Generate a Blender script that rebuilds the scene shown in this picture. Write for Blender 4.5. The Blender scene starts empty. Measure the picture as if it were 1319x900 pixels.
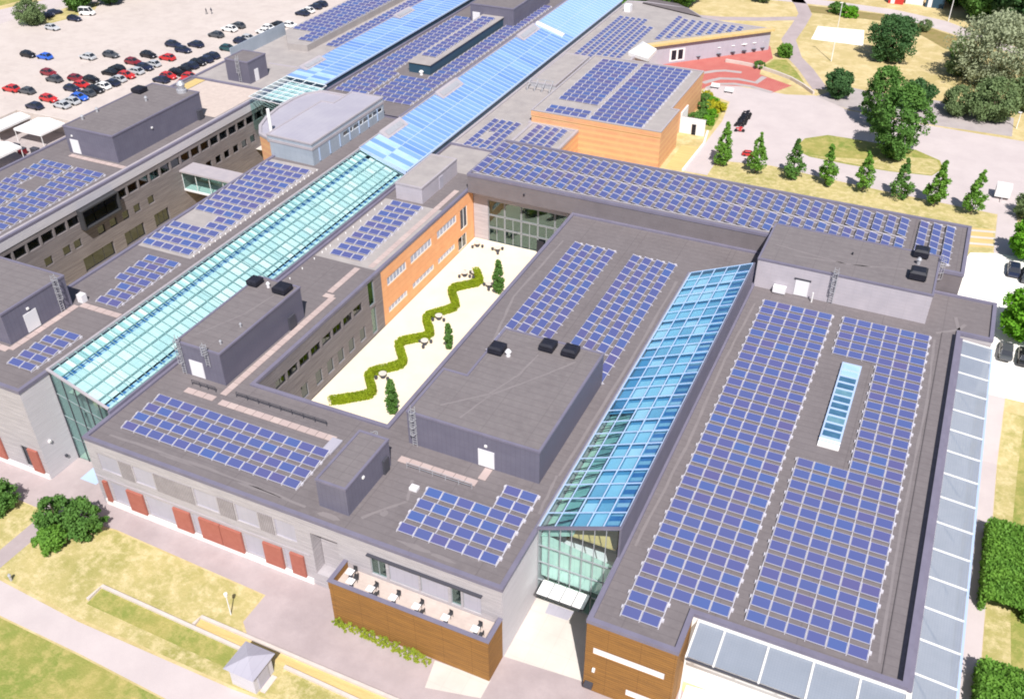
import bpy, bmesh, math, random
import numpy as np
from mathutils import Vector, Matrix
random.seed(7); RNG = np.random.default_rng(7)
R = math.radians
sc = bpy.context.scene
col = sc.collection

# ------------------------------------------------------------------ camera
cam_d = bpy.data.cameras.new('camera'); cam = bpy.data.objects.new('camera', cam_d); col.objects.link(cam)
cam_d.sensor_width = 36.0; cam_d.lens = 1238.74 / 1319 * 36; cam_d.clip_start = 0.5; cam_d.clip_end = 6000
PITCH, YAW, ROLL = 0.625798, 0.435986, -0.0042267
_f = Vector((-math.sin(YAW) * math.cos(PITCH), math.cos(YAW) * math.cos(PITCH), -math.sin(PITCH)))
_r = Vector((math.cos(YAW), math.sin(YAW), 0)); _u = _r.cross(_f)
_r2 = math.cos(ROLL) * _r + math.sin(ROLL) * _u; _u2 = -math.sin(ROLL) * _r + math.cos(ROLL) * _u
cam.matrix_world = Matrix(((_r2.x, _u2.x, -_f.x, 0), (_r2.y, _u2.y, -_f.y, 0), (_r2.z, _u2.z, -_f.z, 80), (0, 0, 0, 1)))
sc.camera = cam
# ------------------------------------------------------------------ sky and sun
SUN_EL = R(52); SUN_DIR = Vector((0.517 * math.cos(SUN_EL), -0.856 * math.cos(SUN_EL), math.sin(SUN_EL)))
w = bpy.data.worlds.new('World'); sc.world = w; w.use_nodes = True
nt = w.node_tree; bg = nt.nodes['Background']
sky = nt.nodes.new('ShaderNodeTexSky'); sky.sky_type = 'NISHITA'; sky.sun_disc = False
sky.sun_elevation = SUN_EL; sky.sun_rotation = math.atan2(SUN_DIR.x, SUN_DIR.y); sky.dust_density = 1.2
nt.links.new(sky.outputs[0], bg.inputs[0]); bg.inputs[1].default_value = 0.07
sd = bpy.data.lights.new('sun', 'SUN'); sd.energy = 4.8; sd.angle = R(0.5); sd.color = (1.0, 0.965, 0.93)
so = bpy.data.objects.new('sun', sd); col.objects.link(so); so.location = (60, -80, 200)
so.rotation_euler = (-SUN_DIR).to_track_quat('-Z', 'Y').to_euler()
sc.view_settings.view_transform = 'Standard'; sc.view_settings.look = 'None'
sc.view_settings.exposure = 0.44; sc.view_settings.gamma = 1.0; sc.view_settings.use_curve_mapping = False
sc.render.engine = 'CYCLES'; sc.cycles.use_denoising = True
sc.cycles.max_bounces = 6; sc.cycles.transparent_max_bounces = 12; sc.cycles.sample_clamp_indirect = 6
sc.cycles.filter_width = 1.9

# ------------------------------------------------------------------ materials
MATS = {}
def mat(name, c, c2=None, rough=.8, ns=.5, nd=5, bump=0, bs=8, stripes=(), metal=0, spec=.3, rand=None, stretch=None, trans=0, c3=None, ns3=2.0, see=0):
    m = bpy.data.materials.new(name); m.use_nodes = True; MATS[name] = m
    t = m.node_tree; N = t.nodes; L = t.links; b = N['Principled BSDF']
    b.inputs['Roughness'].default_value = rough; b.inputs['Metallic'].default_value = metal
    b.inputs['Specular IOR Level'].default_value = spec
    tc = N.new('ShaderNodeNewGeometry'); co = tc.outputs['Position']
    src = None
    def rgb(v):
        n = N.new('ShaderNodeRGB'); n.outputs[0].default_value = (*v, 1); return n.outputs[0]
    def mix(f, a, b2):
        n = N.new('ShaderNodeMix'); n.data_type = 'RGBA'
        if isinstance(f, float): n.inputs[0].default_value = f
        else: L.new(f, n.inputs[0])
        L.new(a, n.inputs[6]); L.new(b2, n.inputs[7]); return n.outputs[2]
    cur = rgb(c)
    if c2:
        mp = N.new('ShaderNodeMapping'); L.new(co, mp.inputs[0])
        if stretch: mp.inputs['Scale'].default_value = stretch
        nz = N.new('ShaderNodeTexNoise'); nz.inputs['Scale'].default_value = ns; nz.inputs['Detail'].default_value = nd
        nz.inputs['Roughness'].default_value = .65
        L.new(mp.outputs[0], nz.inputs[0])
        rp = N.new('ShaderNodeValToRGB'); rp.color_ramp.elements[0].position = .32; rp.color_ramp.elements[1].position = .68
        L.new(nz.outputs[0], rp.inputs[0]); cur = mix(rp.outputs[0], cur, rgb(c2))
    if c3:
        nz = N.new('ShaderNodeTexNoise'); nz.inputs['Scale'].default_value = ns3; nz.inputs['Detail'].default_value = 8; nz.inputs['Roughness'].default_value = .7; L.new(co, nz.inputs[0])
        rp = N.new('ShaderNodeValToRGB'); rp.color_ramp.elements[0].position = .45; rp.color_ramp.elements[1].position = .72; L.new(nz.outputs[0], rp.inputs[0])
        cur = mix(rp.outputs[0], cur, rgb(c3))
    for ax, per, wd, sc_, amt in stripes:
        sx = N.new('ShaderNodeSeparateXYZ'); L.new(co, sx.inputs[0])
        d = N.new('ShaderNodeMath'); d.operation = 'DIVIDE'; L.new(sx.outputs[ax], d.inputs[0]); d.inputs[1].default_value = per
        fr = N.new('ShaderNodeMath'); fr.operation = 'FRACT'; L.new(d.outputs[0], fr.inputs[0])
        lt = N.new('ShaderNodeMath'); lt.operation = 'LESS_THAN'; L.new(fr.outputs[0], lt.inputs[0]); lt.inputs[1].default_value = wd / per
        ml = N.new('ShaderNodeMath'); ml.operation = 'MULTIPLY'; L.new(lt.outputs[0], ml.inputs[0]); ml.inputs[1].default_value = amt
        cur = mix(ml.outputs[0], cur, rgb(sc_))
    if rand:                                            # per-object colour differences between alike pieces
        oi = N.new('ShaderNodeObjectInfo'); cr = N.new('ShaderNodeValToRGB'); e = cr.color_ramp.elements
        e[0].color = (*rand[0], 1); e[1].color = (*rand[-1], 1)
        for i, k in enumerate(rand[1:-1]):
            x = e.new((i + 1) / (len(rand) - 1)); x.color = (*k, 1)
        L.new(oi.outputs['Random'], cr.inputs[0])
        cur = mix(.75, cur, cr.outputs[0])
    L.new(cur, b.inputs['Base Color'])
    if bump:
        nb = N.new('ShaderNodeTexNoise'); nb.inputs['Scale'].default_value = bs; nb.inputs['Detail'].default_value = 4; L.new(co, nb.inputs[0])
        bp = N.new('ShaderNodeBump'); bp.inputs['Strength'].default_value = bump; bp.inputs['Distance'].default_value = .1
        L.new(nb.outputs[0], bp.inputs['Height']); L.new(bp.outputs[0], b.inputs['Normal'])
    if see:                                             # open mesh: part of the light goes straight through
        tr = N.new('ShaderNodeBsdfTransparent'); ms = N.new('ShaderNodeMixShader'); ms.inputs[0].default_value = see
        L.new(b.outputs[0], ms.inputs[1]); L.new(tr.outputs[0], ms.inputs[2]); L.new(ms.outputs[0], N['Material Output'].inputs[0])
    if trans:
        tr = N.new('ShaderNodeBsdfTranslucent'); L.new(cur, tr.inputs[0]); ms = N.new('ShaderNodeMixShader'); ms.inputs[0].default_value = trans
        L.new(b.outputs[0], ms.inputs[1]); L.new(tr.outputs[0], ms.inputs[2]); L.new(ms.outputs[0], N['Material Output'].inputs[0])
    return m
def glass(name, tint, refl=.12, rough=.03, gcol=(1, 1, 1)):
    m = bpy.data.materials.new(name); m.use_nodes = True; MATS[name] = m
    t = m.node_tree; N = t.nodes; L = t.links; N.remove(N['Principled BSDF'])
    a = N.new('ShaderNodeBsdfTransparent'); a.inputs[0].default_value = (*tint, 1)
    g = N.new('ShaderNodeBsdfGlossy'); g.inputs['Roughness'].default_value = rough; g.inputs[0].default_value = (*gcol, 1)
    lw = N.new('ShaderNodeLayerWeight'); lw.inputs[0].default_value = .5
    pw = N.new('ShaderNodeMath'); pw.operation = 'POWER'; L.new(lw.outputs['Facing'], pw.inputs[0]); pw.inputs[1].default_value = 4
    ad = N.new('ShaderNodeMath'); ad.operation = 'MULTIPLY_ADD'; ad.use_clamp = True; L.new(pw.outputs[0], ad.inputs[0]); ad.inputs[1].default_value = .7; ad.inputs[2].default_value = refl
    mx = N.new('ShaderNodeMixShader'); L.new(ad.outputs[0], mx.inputs[0]); L.new(a.outputs[0], mx.inputs[1]); L.new(g.outputs[0], mx.inputs[2])
    L.new(mx.outputs[0], N['Material Output'].inputs[0]); return m

DK = (.05, .045, .05)
mat('roof', (.175, .153, .157), (.15, .13, .134), ns=.25, nd=8, c3=(.188, .165, .168), ns3=1.3, bump=.25, bs=3, stripes=((1, 1.0, .11, (.118, .102, .106), .42), (0, 7.3, .1, (.12, .104, .108), .6)))
mat('roof_b', (.185, .163, .166), (.158, .138, .142), ns=.3, nd=8, c3=(.20, .177, .178), ns3=1.1, bump=.2, bs=3, stripes=((1, 1.05, .12, (.128, .111, .114), .45), (0, 5.1, .09, (.13, .113, .116), .5)))
mat('roof_light', (.38, .345, .33), (.31, .28, .275), ns=.4, bump=.2, bs=3, stripes=((1, 2.0, .06, (.2, .18, .18), .4),))
mat('roof_metal', (.40, .38, .43), (.35, .33, .39), ns=.2, rough=.5, stripes=((0, .9, .05, (.28, .27, .32), .5),))
mat('roof_dark', (.17, .145, .15), (.13, .11, .115), ns=.4)
mat('stain', (.225, .198, .20), (.20, .176, .18), ns=.9)
mat('coping', (.19, .175, .235), (.16, .147, .20), ns=.6, rough=.5)
mat('coping_light', (.42, .38, .40), (.36, .33, .36), ns=.6, rough=.5)
mat('plant_wall', (.155, .147, .195), (.13, .123, .168), ns=.5, rough=.55, stripes=((0, .55, .05, (.10, .095, .13), .55), (1, .55, .05, (.10, .095, .13), .55), (2, 1.1, .04, (.10, .095, .13), .4)))
mat('plant_light', (.46, .42, .46), (.40, .37, .41), ns=.5, rough=.6, stripes=((2, .5, .035, (.33, .3, .33), .5), (0, 2.2, .04, (.35, .31, .34), .5)))
mat('wood_grey', (.50, .465, .485), (.34, .315, .335), ns=1.2, stretch=(.25, .25, 5), bump=.3, bs=5, stripes=((2, .2, .03, (.16, .14, .15), .55),))
mat('wood_grey_dark', (.27, .24, .24), (.15, .13, .135), ns=1.2, stretch=(.2, .2, 5), bump=.3, bs=5, stripes=((2, .2, .03, (.10, .085, .09), .55),))
mat('wood_white', (.60, .57, .60), (.50, .475, .505), ns=1.2, stretch=(.25, .25, 5), bump=.2, bs=5, stripes=((2, .25, .03, (.33, .29, .31), .5),))
mat('wood_brown', (.20, .10, .032), (.34, .165, .042), ns=1.1, stretch=(.35, .35, 7), bump=.4, bs=5, stripes=((2, .3, .06, (.12, .055, .02), .65), (0, 3.1, .05, (.12, .055, .02), .5)))
mat('terracotta', (.62, .30, .16), (.68, .38, .20), ns=.6, rough=.7, stripes=((2, 1.15, .5, (.70, .42, .20), .8), (2, .38, .03, (.42, .2, .11), .5)))
mat('orange', (.78, .36, .17), (.84, .43, .21), ns=.7, rough=.7, stripes=((2, .9, .04, (.42, .2, .1), .45),))
mat('red_shutter', (.35, .115, .085), (.40, .14, .105), ns=1.5, rough=.6, stripes=((2, .18, .03, (.25, .06, .04), .5),))
mat('grey_panel', (.42, .40, .46), (.37, .355, .41), ns=.4, rough=.45, stripes=((0, .9, .03, (.3, .285, .33), .6),))
mat('metal_cladding', (.34, .38, .44), (.29, .33, .385), ns=.3, rough=.4, stripes=((0, 1.1, .04, (.22, .25, .3), .6), (1, 1.1, .04, (.22, .25, .3), .6), (2, 1.2, .035, (.22, .25, .3), .5)))
mat('white', (.8, .78, .77), (.72, .70, .69), ns=1)
mat('white_metal', (.72, .70, .72), rough=.4)
mat('galv', (.5, .5, .53), (.4, .4, .43), ns=2, rough=.4, metal=.3)
mat('black', (.012, .013, .02), (.02, .02, .032), ns=2, rough=.5)
mat('dark_metal', (.06, .06, .075), rough=.5)
mat('frame', (.30, .31, .33), rough=.5)
mat('frame_dark', (.05, .05, .055), rough=.5)
mat('dark_room', (.015, .016, .018))
mat('paver', (.47, .37, .35), (.40, .31, .295), ns=1.2, rand=((.50, .40, .37), (.42, .33, .31), (.46, .36, .34)))
mat('terrace_floor', (.55, .46, .41), (.47, .39, .35), ns=1, stripes=((1, .4, .02, (.38, .31, .28), .5),))
mat('cell', (.082, .097, .245), rough=.25, spec=.4, rand=((.08, .096, .245), (.075, .10, .26), (.094, .094, .23), (.08, .096, .245), (.084, .10, .24), (.062, .115, .30), (.08, .096, .25), (.105, .09, .205), (.076, .102, .255)))
mat('panel_frame', (.40, .39, .46), rough=.4)
mat('deflector', (.40, .37, .38), rough=.6)
mat('rail', (.54, .52, .57), rough=.5)
mat('screen', (.62, .72, .715), (.52, .645, .645), ns=.5, rough=.7, stripes=((1, .56, .04, (.36, .52, .53), .6), (0, .85, .04, (.36, .52, .53), .5)))
mat('deep_blue', (.05, .15, .38), (.09, .23, .48), ns=.6, nd=3, rough=.4, stripes=((1, 1.34, .6, (.50, .66, .74), .75),))
mat('mid_blue', (.14, .36, .58), (.18, .42, .62), ns=.5, rough=.5)
mat('green_floor', (.22, .36, .28), (.34, .48, .40), ns=.5, nd=5)
mat('screen_edge', (.42, .60, .60), (.30, .48, .50), ns=.8, rough=.7, stripes=((1, 1.34, .55, (.78, .84, .82), .8),))
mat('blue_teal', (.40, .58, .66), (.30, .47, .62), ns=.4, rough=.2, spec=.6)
mat('green_liner', (.46, .64, .54), (.32, .50, .42), ns=.7, nd=5, rough=.5)
mat('fascia_grey', (.185, .162, .17), (.155, .135, .142), ns=.4, rough=.6, stripes=((2, .55, .03, (.12, .105, .11), .5),))
mat('front_blind', (.52, .68, .60), (.44, .60, .54), ns=.6, rough=.6, stripes=((0, 1.17, .05, (.3, .42, .38), .5),))
mat('deep_pane', (.04, .11, .20), (.07, .17, .27), ns=1, rough=.15, spec=.6)
mat('slate_pane', (.10, .22, .30), (.16, .30, .36), ns=1, rough=.15, spec=.6)
mat('slat', (.36, .33, .345), (.27, .245, .26), ns=1, stripes=((0, .24, .1, (.17, .145, .15), .7),))
mat('blind_pane', (.48, .50, .60), (.30, .34, .46), ns=.6, rough=.2)
mat('green_bar', (.22, .36, .36), rough=.4)
mat('screen_blue', (.58, .76, .84), (.46, .68, .80), ns=.3, rough=.6)
mat('sky_painted_glass', (.14, .26, .56), (.22, .36, .66), ns=.5, nd=6, rough=.2, spec=.5, rand=((.11, .22, .52), (.19, .33, .64), (.14, .26, .56), (.22, .37, .68)))  # the sky's blue reflection is put into the base colour of these panes
mat('sky_painted_glass_hi', (.24, .40, .72), (.30, .46, .78), ns=.05, rough=.2, spec=.6)  # paler panes, reflected sky again painted as base colour
mat('teal_wall', (.03, .07, .11), rough=.35)
mat('pale_blue', (.40, .50, .68), rough=.3)
mat('mesh_sheet', (.30, .335, .40), (.265, .30, .36), ns=.4, rough=.5, stripes=((0, .25, .03, (.22, .25, .31), .5), (1, .25, .03, (.22, .25, .31), .5)), see=.25)
mat('asphalt', (.435, .36, .36), (.37, .305, .305), ns=.35, nd=8, bump=.15, bs=6, c3=(.32, .262, .265), ns3=.12)
mat('asphalt_light', (.54, .47, .46), (.475, .41, .405), ns=.2, nd=8, bump=.1, bs=6)
mat('lot', (.55, .48, .445), (.50, .435, .40), ns=.08, nd=8, bump=.1, bs=6, c3=(.46, .395, .365), ns3=.3)
mat('concrete', (.60, .56, .51), (.52, .48, .435), ns=.3, nd=8, stripes=((0, 2.0, .05, (.45, .41, .37), .5), (1, 2.0, .05, (.45, .41, .37), .5)))
mat('sand', (.80, .70, .54), (.74, .64, .48), ns=.25, nd=8, bump=.2, bs=8)
mat('sand_white', (.85, .82, .76), (.8, .76, .7), ns=.5)
mat('brick_red', (.42, .11, .095), (.47, .15, .125), ns=.5, stripes=((0, .5, .04, (.62, .3, .27), .5),))
mat('paving_grey', (.42, .37, .36), (.36, .315, .31), ns=.6)
mat('dry_lawn', (.51, .415, .19), (.28, .265, .075), ns=.16, nd=9, bump=.6, bs=5, c3=(.64, .52, .30), ns3=.9)
mat('dry_meadow', (.56, .44, .225), (.38, .31, .12), ns=.07, nd=10, bump=.6, bs=4, c3=(.66, .53, .31), ns3=.35)
mat('green_lawn', (.17, .225, .04), (.33, .29, .085), ns=.14, nd=9, bump=.6, bs=5, c3=(.46, .37, .14), ns3=.8)
mat('soil', (.30, .22, .10), (.22, .19, .06), ns=.6)
mat('straw', (.60, .46, .20), (.52, .37, .15), ns=.8, stretch=(.3, 3, 1), bump=.4, bs=6)
mat('kerb', (.60, .53, .48), (.52, .45, .41), ns=1)
mat('bark', (.12, .085, .06), (.07, .05, .035), ns=3)
mat('tyre', (.015, .015, .017), rough=.8)
mat('car_glass', (.02, .025, .035), rough=.08, spec=.7)
mat('headlamp', (.75, .75, .78), rough=.15)
def leafm(n, a, b): return mat(n, a, b, rough=.6, ns=.5, nd=4, trans=.35, spec=.15)
leafm('leaf_mid', (.14, .28, .06), (.09, .20, .045)); leafm('leaf_dark', (.10, .20, .07), (.06, .14, .05))
leafm('leaf_bright', (.19, .37, .055), (.13, .28, .045)); leafm('leaf_pale', (.40, .44, .28), (.31, .35, .21))
leafm('leaf_olive', (.22, .30, .13), (.15, .215, .09)); leafm('leaf_yellow', (.55, .52, .03), (.4, .4, .03))
leafm('leaf_hedge', (.32, .40, .02), (.24, .32, .02)); leafm('leaf_lime', (.18, .42, .03), (.12, .32, .025)); leafm('leaf_strip', (.38, .42, .05), (.25, .34, .04))
glass('glass_green', (.82, .945, .92), refl=.08, gcol=(.8, 1, 1)); glass('glass_cyan', (.935, .988, .985), refl=.06, gcol=(.85, 1, 1))
glass('glass_blue', (.83, .95, .985), refl=.09, gcol=(.7, .9, 1)); glass('glass_window', (.10, .12, .13), refl=.12, gcol=(.8, .9, 1)); glass('glass_cyan_b', (.92, .98, .98), refl=.085, gcol=(.8, .97, 1)); glass('glass_cyan_c', (.955, .99, .985), refl=.03); glass('glass_blue_b', (.78, .92, .97), refl=.16, gcol=(.75, .92, 1)); glass('glass_blue_c', (.88, .96, .985), refl=.05)
glass('glass_pale', (.82, .92, .94), refl=.2)
PAINT = {'k': (.012, .012, .015), 'n': (.018, .024, .055), 'g': (.07, .075, .085), 's': (.45, .46, .48), 'w': (.8, .79, .78), 'r': (.50, .03, .03), 'm': (.20, .02, .03), 'b': (.03, .12, .55), 't': (.02, .07, .08), 'o': (.8, .2, .04)}
for k, c in PAINT.items(): mat('paint_' + k, c, rough=.25, spec=.6)

# ------------------------------------------------------------------ mesh helpers
class MB:
    def __init__(s): s.v = []; s.f = []; s.m = []
    def add(s, vs, fs, m=0):
        o = len(s.v); s.v += [tuple(v) for v in vs]; s.f += [tuple(i + o for i in f) for f in fs]; s.m += [m] * len(fs); return s
    def quad(s, a, b, c, d, m=0): return s.add([a, b, c, d], [(0, 1, 2, 3)], m)
    def box(s, x0, x1, y0, y1, z0, z1, m=0):
        return s.add([(x0, y0, z0), (x1, y0, z0), (x1, y1, z0), (x0, y1, z0), (x0, y0, z1), (x1, y0, z1), (x1, y1, z1), (x0, y1, z1)],
                     [(3, 2, 1, 0), (4, 5, 6, 7), (0, 1, 5, 4), (1, 2, 6, 5), (2, 3, 7, 6), (3, 0, 4, 7)], m)
    def prism(s, poly, z0, z1, m=0, mt=None, bottom=True):
        n = len(poly); vs = [(x, y, z0) for x, y in poly] + [(x, y, z1) for x, y in poly]
        s.add(vs, [(i, (i + 1) % n, n + (i + 1) % n, n + i) for i in range(n)], m)
        s.add([(x, y, z1) for x, y in poly], [tuple(range(n))], m if mt is None else mt)
        if bottom: s.add([(x, y, z0) for x, y in poly], [tuple(range(n))[::-1]], m)
        return s
    def cone(s, x, y, z0, z1, r0, r1, n=10, m=0):
        a = [(x + r0 * math.cos(2 * math.pi * i / n), y + r0 * math.sin(2 * math.pi * i / n), z0) for i in range(n)]
        b = [(x + r1 * math.cos(2 * math.pi * i / n), y + r1 * math.sin(2 * math.pi * i / n), z1) for i in range(n)]
        return s.add(a + b, [(i, (i + 1) % n, n + (i + 1) % n, n + i) for i in range(n)] + [tuple(range(n))[::-1], tuple(range(n, 2 * n))], m)
    def tube(s, p, q, r0, r1=None, n=6, m=0):
        p, q = Vector(p), Vector(q); r1 = r0 if r1 is None else r1
        d = (q - p).normalized(); a = d.orthogonal().normalized(); b = d.cross(a)
        A = [p + r0 * (math.cos(2 * math.pi * i / n) * a + math.sin(2 * math.pi * i / n) * b) for i in range(n)]
        B = [q + r1 * (math.cos(2 * math.pi * i / n) * a + math.sin(2 * math.pi * i / n) * b) for i in range(n)]
        return s.add(A + B, [(i, (i + 1) % n, n + (i + 1) % n, n + i) for i in range(n)] + [tuple(range(n))[::-1], tuple(range(n, 2 * n))], m)
    def bar(s, p, q, w, h, m=0):                       # rectangular bar from p to q (height along z-ish)
        p, q = Vector(p), Vector(q); d = (q - p).normalized(); a = d.cross(Vector((0, 0, 1)))
        a = a.normalized() if a.length > 1e-4 else Vector((1, 0, 0)); b = a.cross(d)
        c = [(-1, -1), (1, -1), (1, 1), (-1, 1)]
        A = [p + a * (x * w / 2) + b * (y * h / 2) for x, y in c]; B = [q + a * (x * w / 2) + b * (y * h / 2) for x, y in c]
        return s.add(A + B, [(0, 1, 5, 4), (1, 2, 6, 5), (2, 3, 7, 6), (3, 0, 4, 7), (3, 2, 1, 0), (4, 5, 6, 7)], m)
    def mesh(s, name, mats, off=(0, 0, 0)):
        me = bpy.data.meshes.new(name); ox, oy, oz = off
        me.from_pydata([(x - ox, y - oy, z - oz) for x, y, z in s.v], [], s.f)
        for k in ([mats] if isinstance(mats, str) else mats): me.materials.append(MATS[k])
        if any(s.m): me.polygons.foreach_set('material_index', s.m)
        me.update(); return me
ROOT = {}
def root_of(p): return ROOT.get(p.name, (0, 0, 0)) if p else (0, 0, 0)
def put(name, me, parent=None, loc=(0, 0, 0), rz=0):
    o = bpy.data.objects.new(name, me); col.objects.link(o); o.location = loc
    if rz: o.rotation_euler.z = rz
    if parent: o.parent = parent
    return o
def part(name, mb, mats, parent=None, stuff=False):
    r = root_of(parent); o = put(name, mb.mesh(name, mats, r), parent)
    if parent: ROOT[o.name] = r
    if stuff: o['kind'] = 'stuff'
    return o
def tag(o, label, cat, group=None):
    o['label'] = label; o['category'] = cat
    if group: o['group'] = group
    return o
def thing(name, label, cat, loc, group=None):
    o = bpy.data.objects.new(name, None); col.objects.link(o); o.location = loc; o.empty_display_size = .5
    ROOT[o.name] = tuple(loc); return tag(o, label, cat, group)
def solid(name, mb, mats, label, cat, loc, group=None):   # a thing that is one mesh
    me = mb.mesh(name, mats, loc); o = put(name, me, None, loc); ROOT[o.name] = tuple(loc); return tag(o, label, cat, group)
def copy_tree(o, parent=None):
    c = o.copy(); col.objects.link(c); c.parent = parent
    for ch in o.children: copy_tree(ch, c)
    return c
def offset(poly, d):                                   # d > 0 grows a counter-clockwise polygon
    n = len(poly); out = []
    for i in range(n):
        a, b, c = Vector(poly[i - 1]), Vector(poly[i]), Vector(poly[(i + 1) % n])
        e0 = (b - a).normalized(); e1 = (c - b).normalized(); n0 = Vector((e0.y, -e0.x)); n1 = Vector((e1.y, -e1.x))
        k = 1 + n0.dot(n1); k = max(k, .3); q = b + (n0 + n1) * (d / k); out.append((q.x, q.y))
    return out
def rect(u0, u1, v0, v1): return [(u0, v0), (u1, v0), (u1, v1), (u0, v1)]

# ------------------------------------------------------------------ the ground
GZ = -0.6; NZ = 4.5; V0, V1 = 104.0, 141.0
def zg(u, v):
    if u > 8.25: return GZ + (NZ - GZ) * min(1, max(0, (v - V0) / (V1 - V0)))
    return NZ if (v > V1 - .01 and u > -80) else GZ
def sheet(name, poly, m, lift=1, z=None, kind='structure'):
    bm = bmesh.new(); vs = [bm.verts.new((x, y, 0)) for x, y in poly]; bm.faces.new(vs)
    for vv in (V0, V1):
        bmesh.ops.bisect_plane(bm, geom=bm.verts[:] + bm.edges[:] + bm.faces[:], plane_co=(0, vv, 0), plane_no=(0, 1, 0))
    bm.normal_update()
    for f in bm.faces:
        if f.normal.z < 0: f.normal_flip()
    for q in bm.verts: q.co.z = (zg(q.co.x, q.co.y) if z is None else z) + .004 * lift
    me = bpy.data.meshes.new(name); bm.to_mesh(me); bm.free(); me.materials.append(MATS[m])
    o = put(name, me); o['kind'] = kind; return o
def thick(pl, wd):                                      # a polyline as a strip polygon
    P = [Vector(p) for p in pl]; Lf, Rt = [], []
    for i, p in enumerate(P):
        d = (P[min(i + 1, len(P) - 1)] - P[max(i - 1, 0)]).normalized(); nn = Vector((-d.y, d.x)) * wd / 2
        Lf.append(tuple(p + nn)); Rt.append(tuple(p - nn))
    return Lf + Rt[::-1]
g = MB().quad((-2500, -600, GZ), (2500, -600, GZ), (2500, 3000, GZ), (-2500, 3000, GZ))
o = part('ground', g, 'dry_meadow'); o['kind'] = 'structure'
g = MB()
g.quad((-80, V1, NZ), (8.3, V1, NZ), (8.3, 900, NZ), (-80, 900, NZ))
g.quad((8.3, V1, NZ), (900, V1, NZ), (900, 900, NZ), (8.3, 900, NZ))
g.quad((8.3, V0, GZ + .001), (900, V0, GZ + .001), (900, V1, NZ), (8.3, V1, NZ))
g.quad((-80, V1, GZ), (-80, V1, NZ), (-80, 900, NZ), (-80, 900, GZ))
g.quad((8.3, V1, NZ), (-80, V1, NZ), (-80, V1, GZ), (8.3, V1, GZ))
o = part('terrain', g, 'dry_meadow'); o['kind'] = 'structure'

sheet('parking_lot', [(-236, 60), (-136, 60), (-136, 330), (-205, 330), (-231, 205), (-236, 190)], 'lot')
sheet('road', [(-262, 150), (-236, 150), (-236, 185), (-231, 205), (-205, 330), (-215, 330), (-240, 210), (-247, 188), (-262, 178)], 'asphalt_light', 2)
sheet('lawn', [(-330, 160), (-247, 180), (-250, 190), (-245, 212), (-235, 245), (-330, 260)], 'green_lawn', 2)
sheet('lawn', [(-224, 186), (-222.5, 191), (-222, 200), (-226, 206), (-231, 198), (-230, 188), (-227, 182)], 'dry_lawn', 3)
for u in (-166, -175.4, -180.7, -189.2, -193.7, -203.4, -208.3):
    q = MB()
    for k in range(38): q.quad((u - 2.4, 136 + 2.58 * k, GZ + .012), (u + 2.4, 136 + 2.58 * k, GZ + .012), (u + 2.4, 136.16 + 2.58 * k, GZ + .012), (u - 2.4, 136.16 + 2.58 * k, GZ + .012))
    o = part('bay_marking', q, 'kerb'); o['kind'] = 'structure'
# front of the complex
sheet('road', [(-135, 50.2), (-83, 49.4), (-73.4, 50.6), (-52.2, 50.0), (-52.2, 46.2), (-50.6, 44.9), (-31, 44.9), (-20, 40), (-8, 36), (20, 30), (20, 57), (-8.4, 57), (-17.4, 63), (-26.2, 62), (-26.2, 55), (-77.6, 55), (-77.6, 58.5), (-86.6, 58.5), (-86.6, 55), (-135, 55.5)], 'asphalt', 1)
sheet('entrance_mat', [(-83.4, 55.2), (-83.4, 57.3), (-80.9, 57.3), (-80.9, 55.2)], 'pale_blue', 3)
sheet('lawn', [(-135, 40), (-82.8, 40), (-82.9, 49.3), (-135, 50.1)], 'dry_lawn', 1)
sheet('lawn', [(-80.9, 40.2), (-68, 39.5), (-48, 39.6), (-33, 40.5), (-33, 44.6), (-50.9, 44.6), (-52.4, 46.2), (-52.4, 49.8), (-73.4, 50.4), (-80.9, 48.2)], 'dry_lawn', 1)
sheet('path', [(-83, 36), (-80.9, 36), (-80.7, 48.9), (-82.9, 49.6)], 'asphalt', 2)
sheet('path', [(-140, 40.2), (-79.5, 39.7), (-67.7, 39.1), (-57.6, 39.2), (-48.1, 39.3), (-36, 40.2), (-24, 40), (-24, 30), (-40, 34), (-53.2, 35.8), (-64.8, 36.2), (-75.7, 36.3), (-140, 36.4)], 'asphalt_light', 3)
sheet('lawn', [(-140, 36.2), (-75.7, 36.1), (-64.8, 36.0), (-53, 35.6), (-40, 33.8), (-40, 10), (-140, 10)], 'green_lawn', 1)
sheet('flower_bed', [(-68.6, 41.2), (-50, 41.0), (-50, 43.2), (-68.6, 43.5)], 'green_lawn', 2)
sheet('flower_bed', [(-56.3, 43.6), (-31, 43.4), (-31, 44.7), (-56.3, 44.7)], 'straw', 3)
sheet('forecourt', [(-26.0, 53.6), (-17.8, 54.2), (-17.8, 62.2), (-26.0, 62.2)], 'concrete', 3)
sheet('forecourt', [(-31.4, 47.2), (-26, 48.4), (-26, 50.6), (-32, 50.3)], 'concrete', 3)
sheet('entrance_mat', [(-24.4, 60.2), (-21.9, 60.3), (-21.7, 61.6), (-24.5, 61.6)], 'grey_panel', 4)
sheet('plaza', [(-8.6, 44), (14.5, 44), (14.5, 60), (13.6, 116), (9, 116), (9, 60), (-8.6, 58)], 'sand_white', 3)
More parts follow.
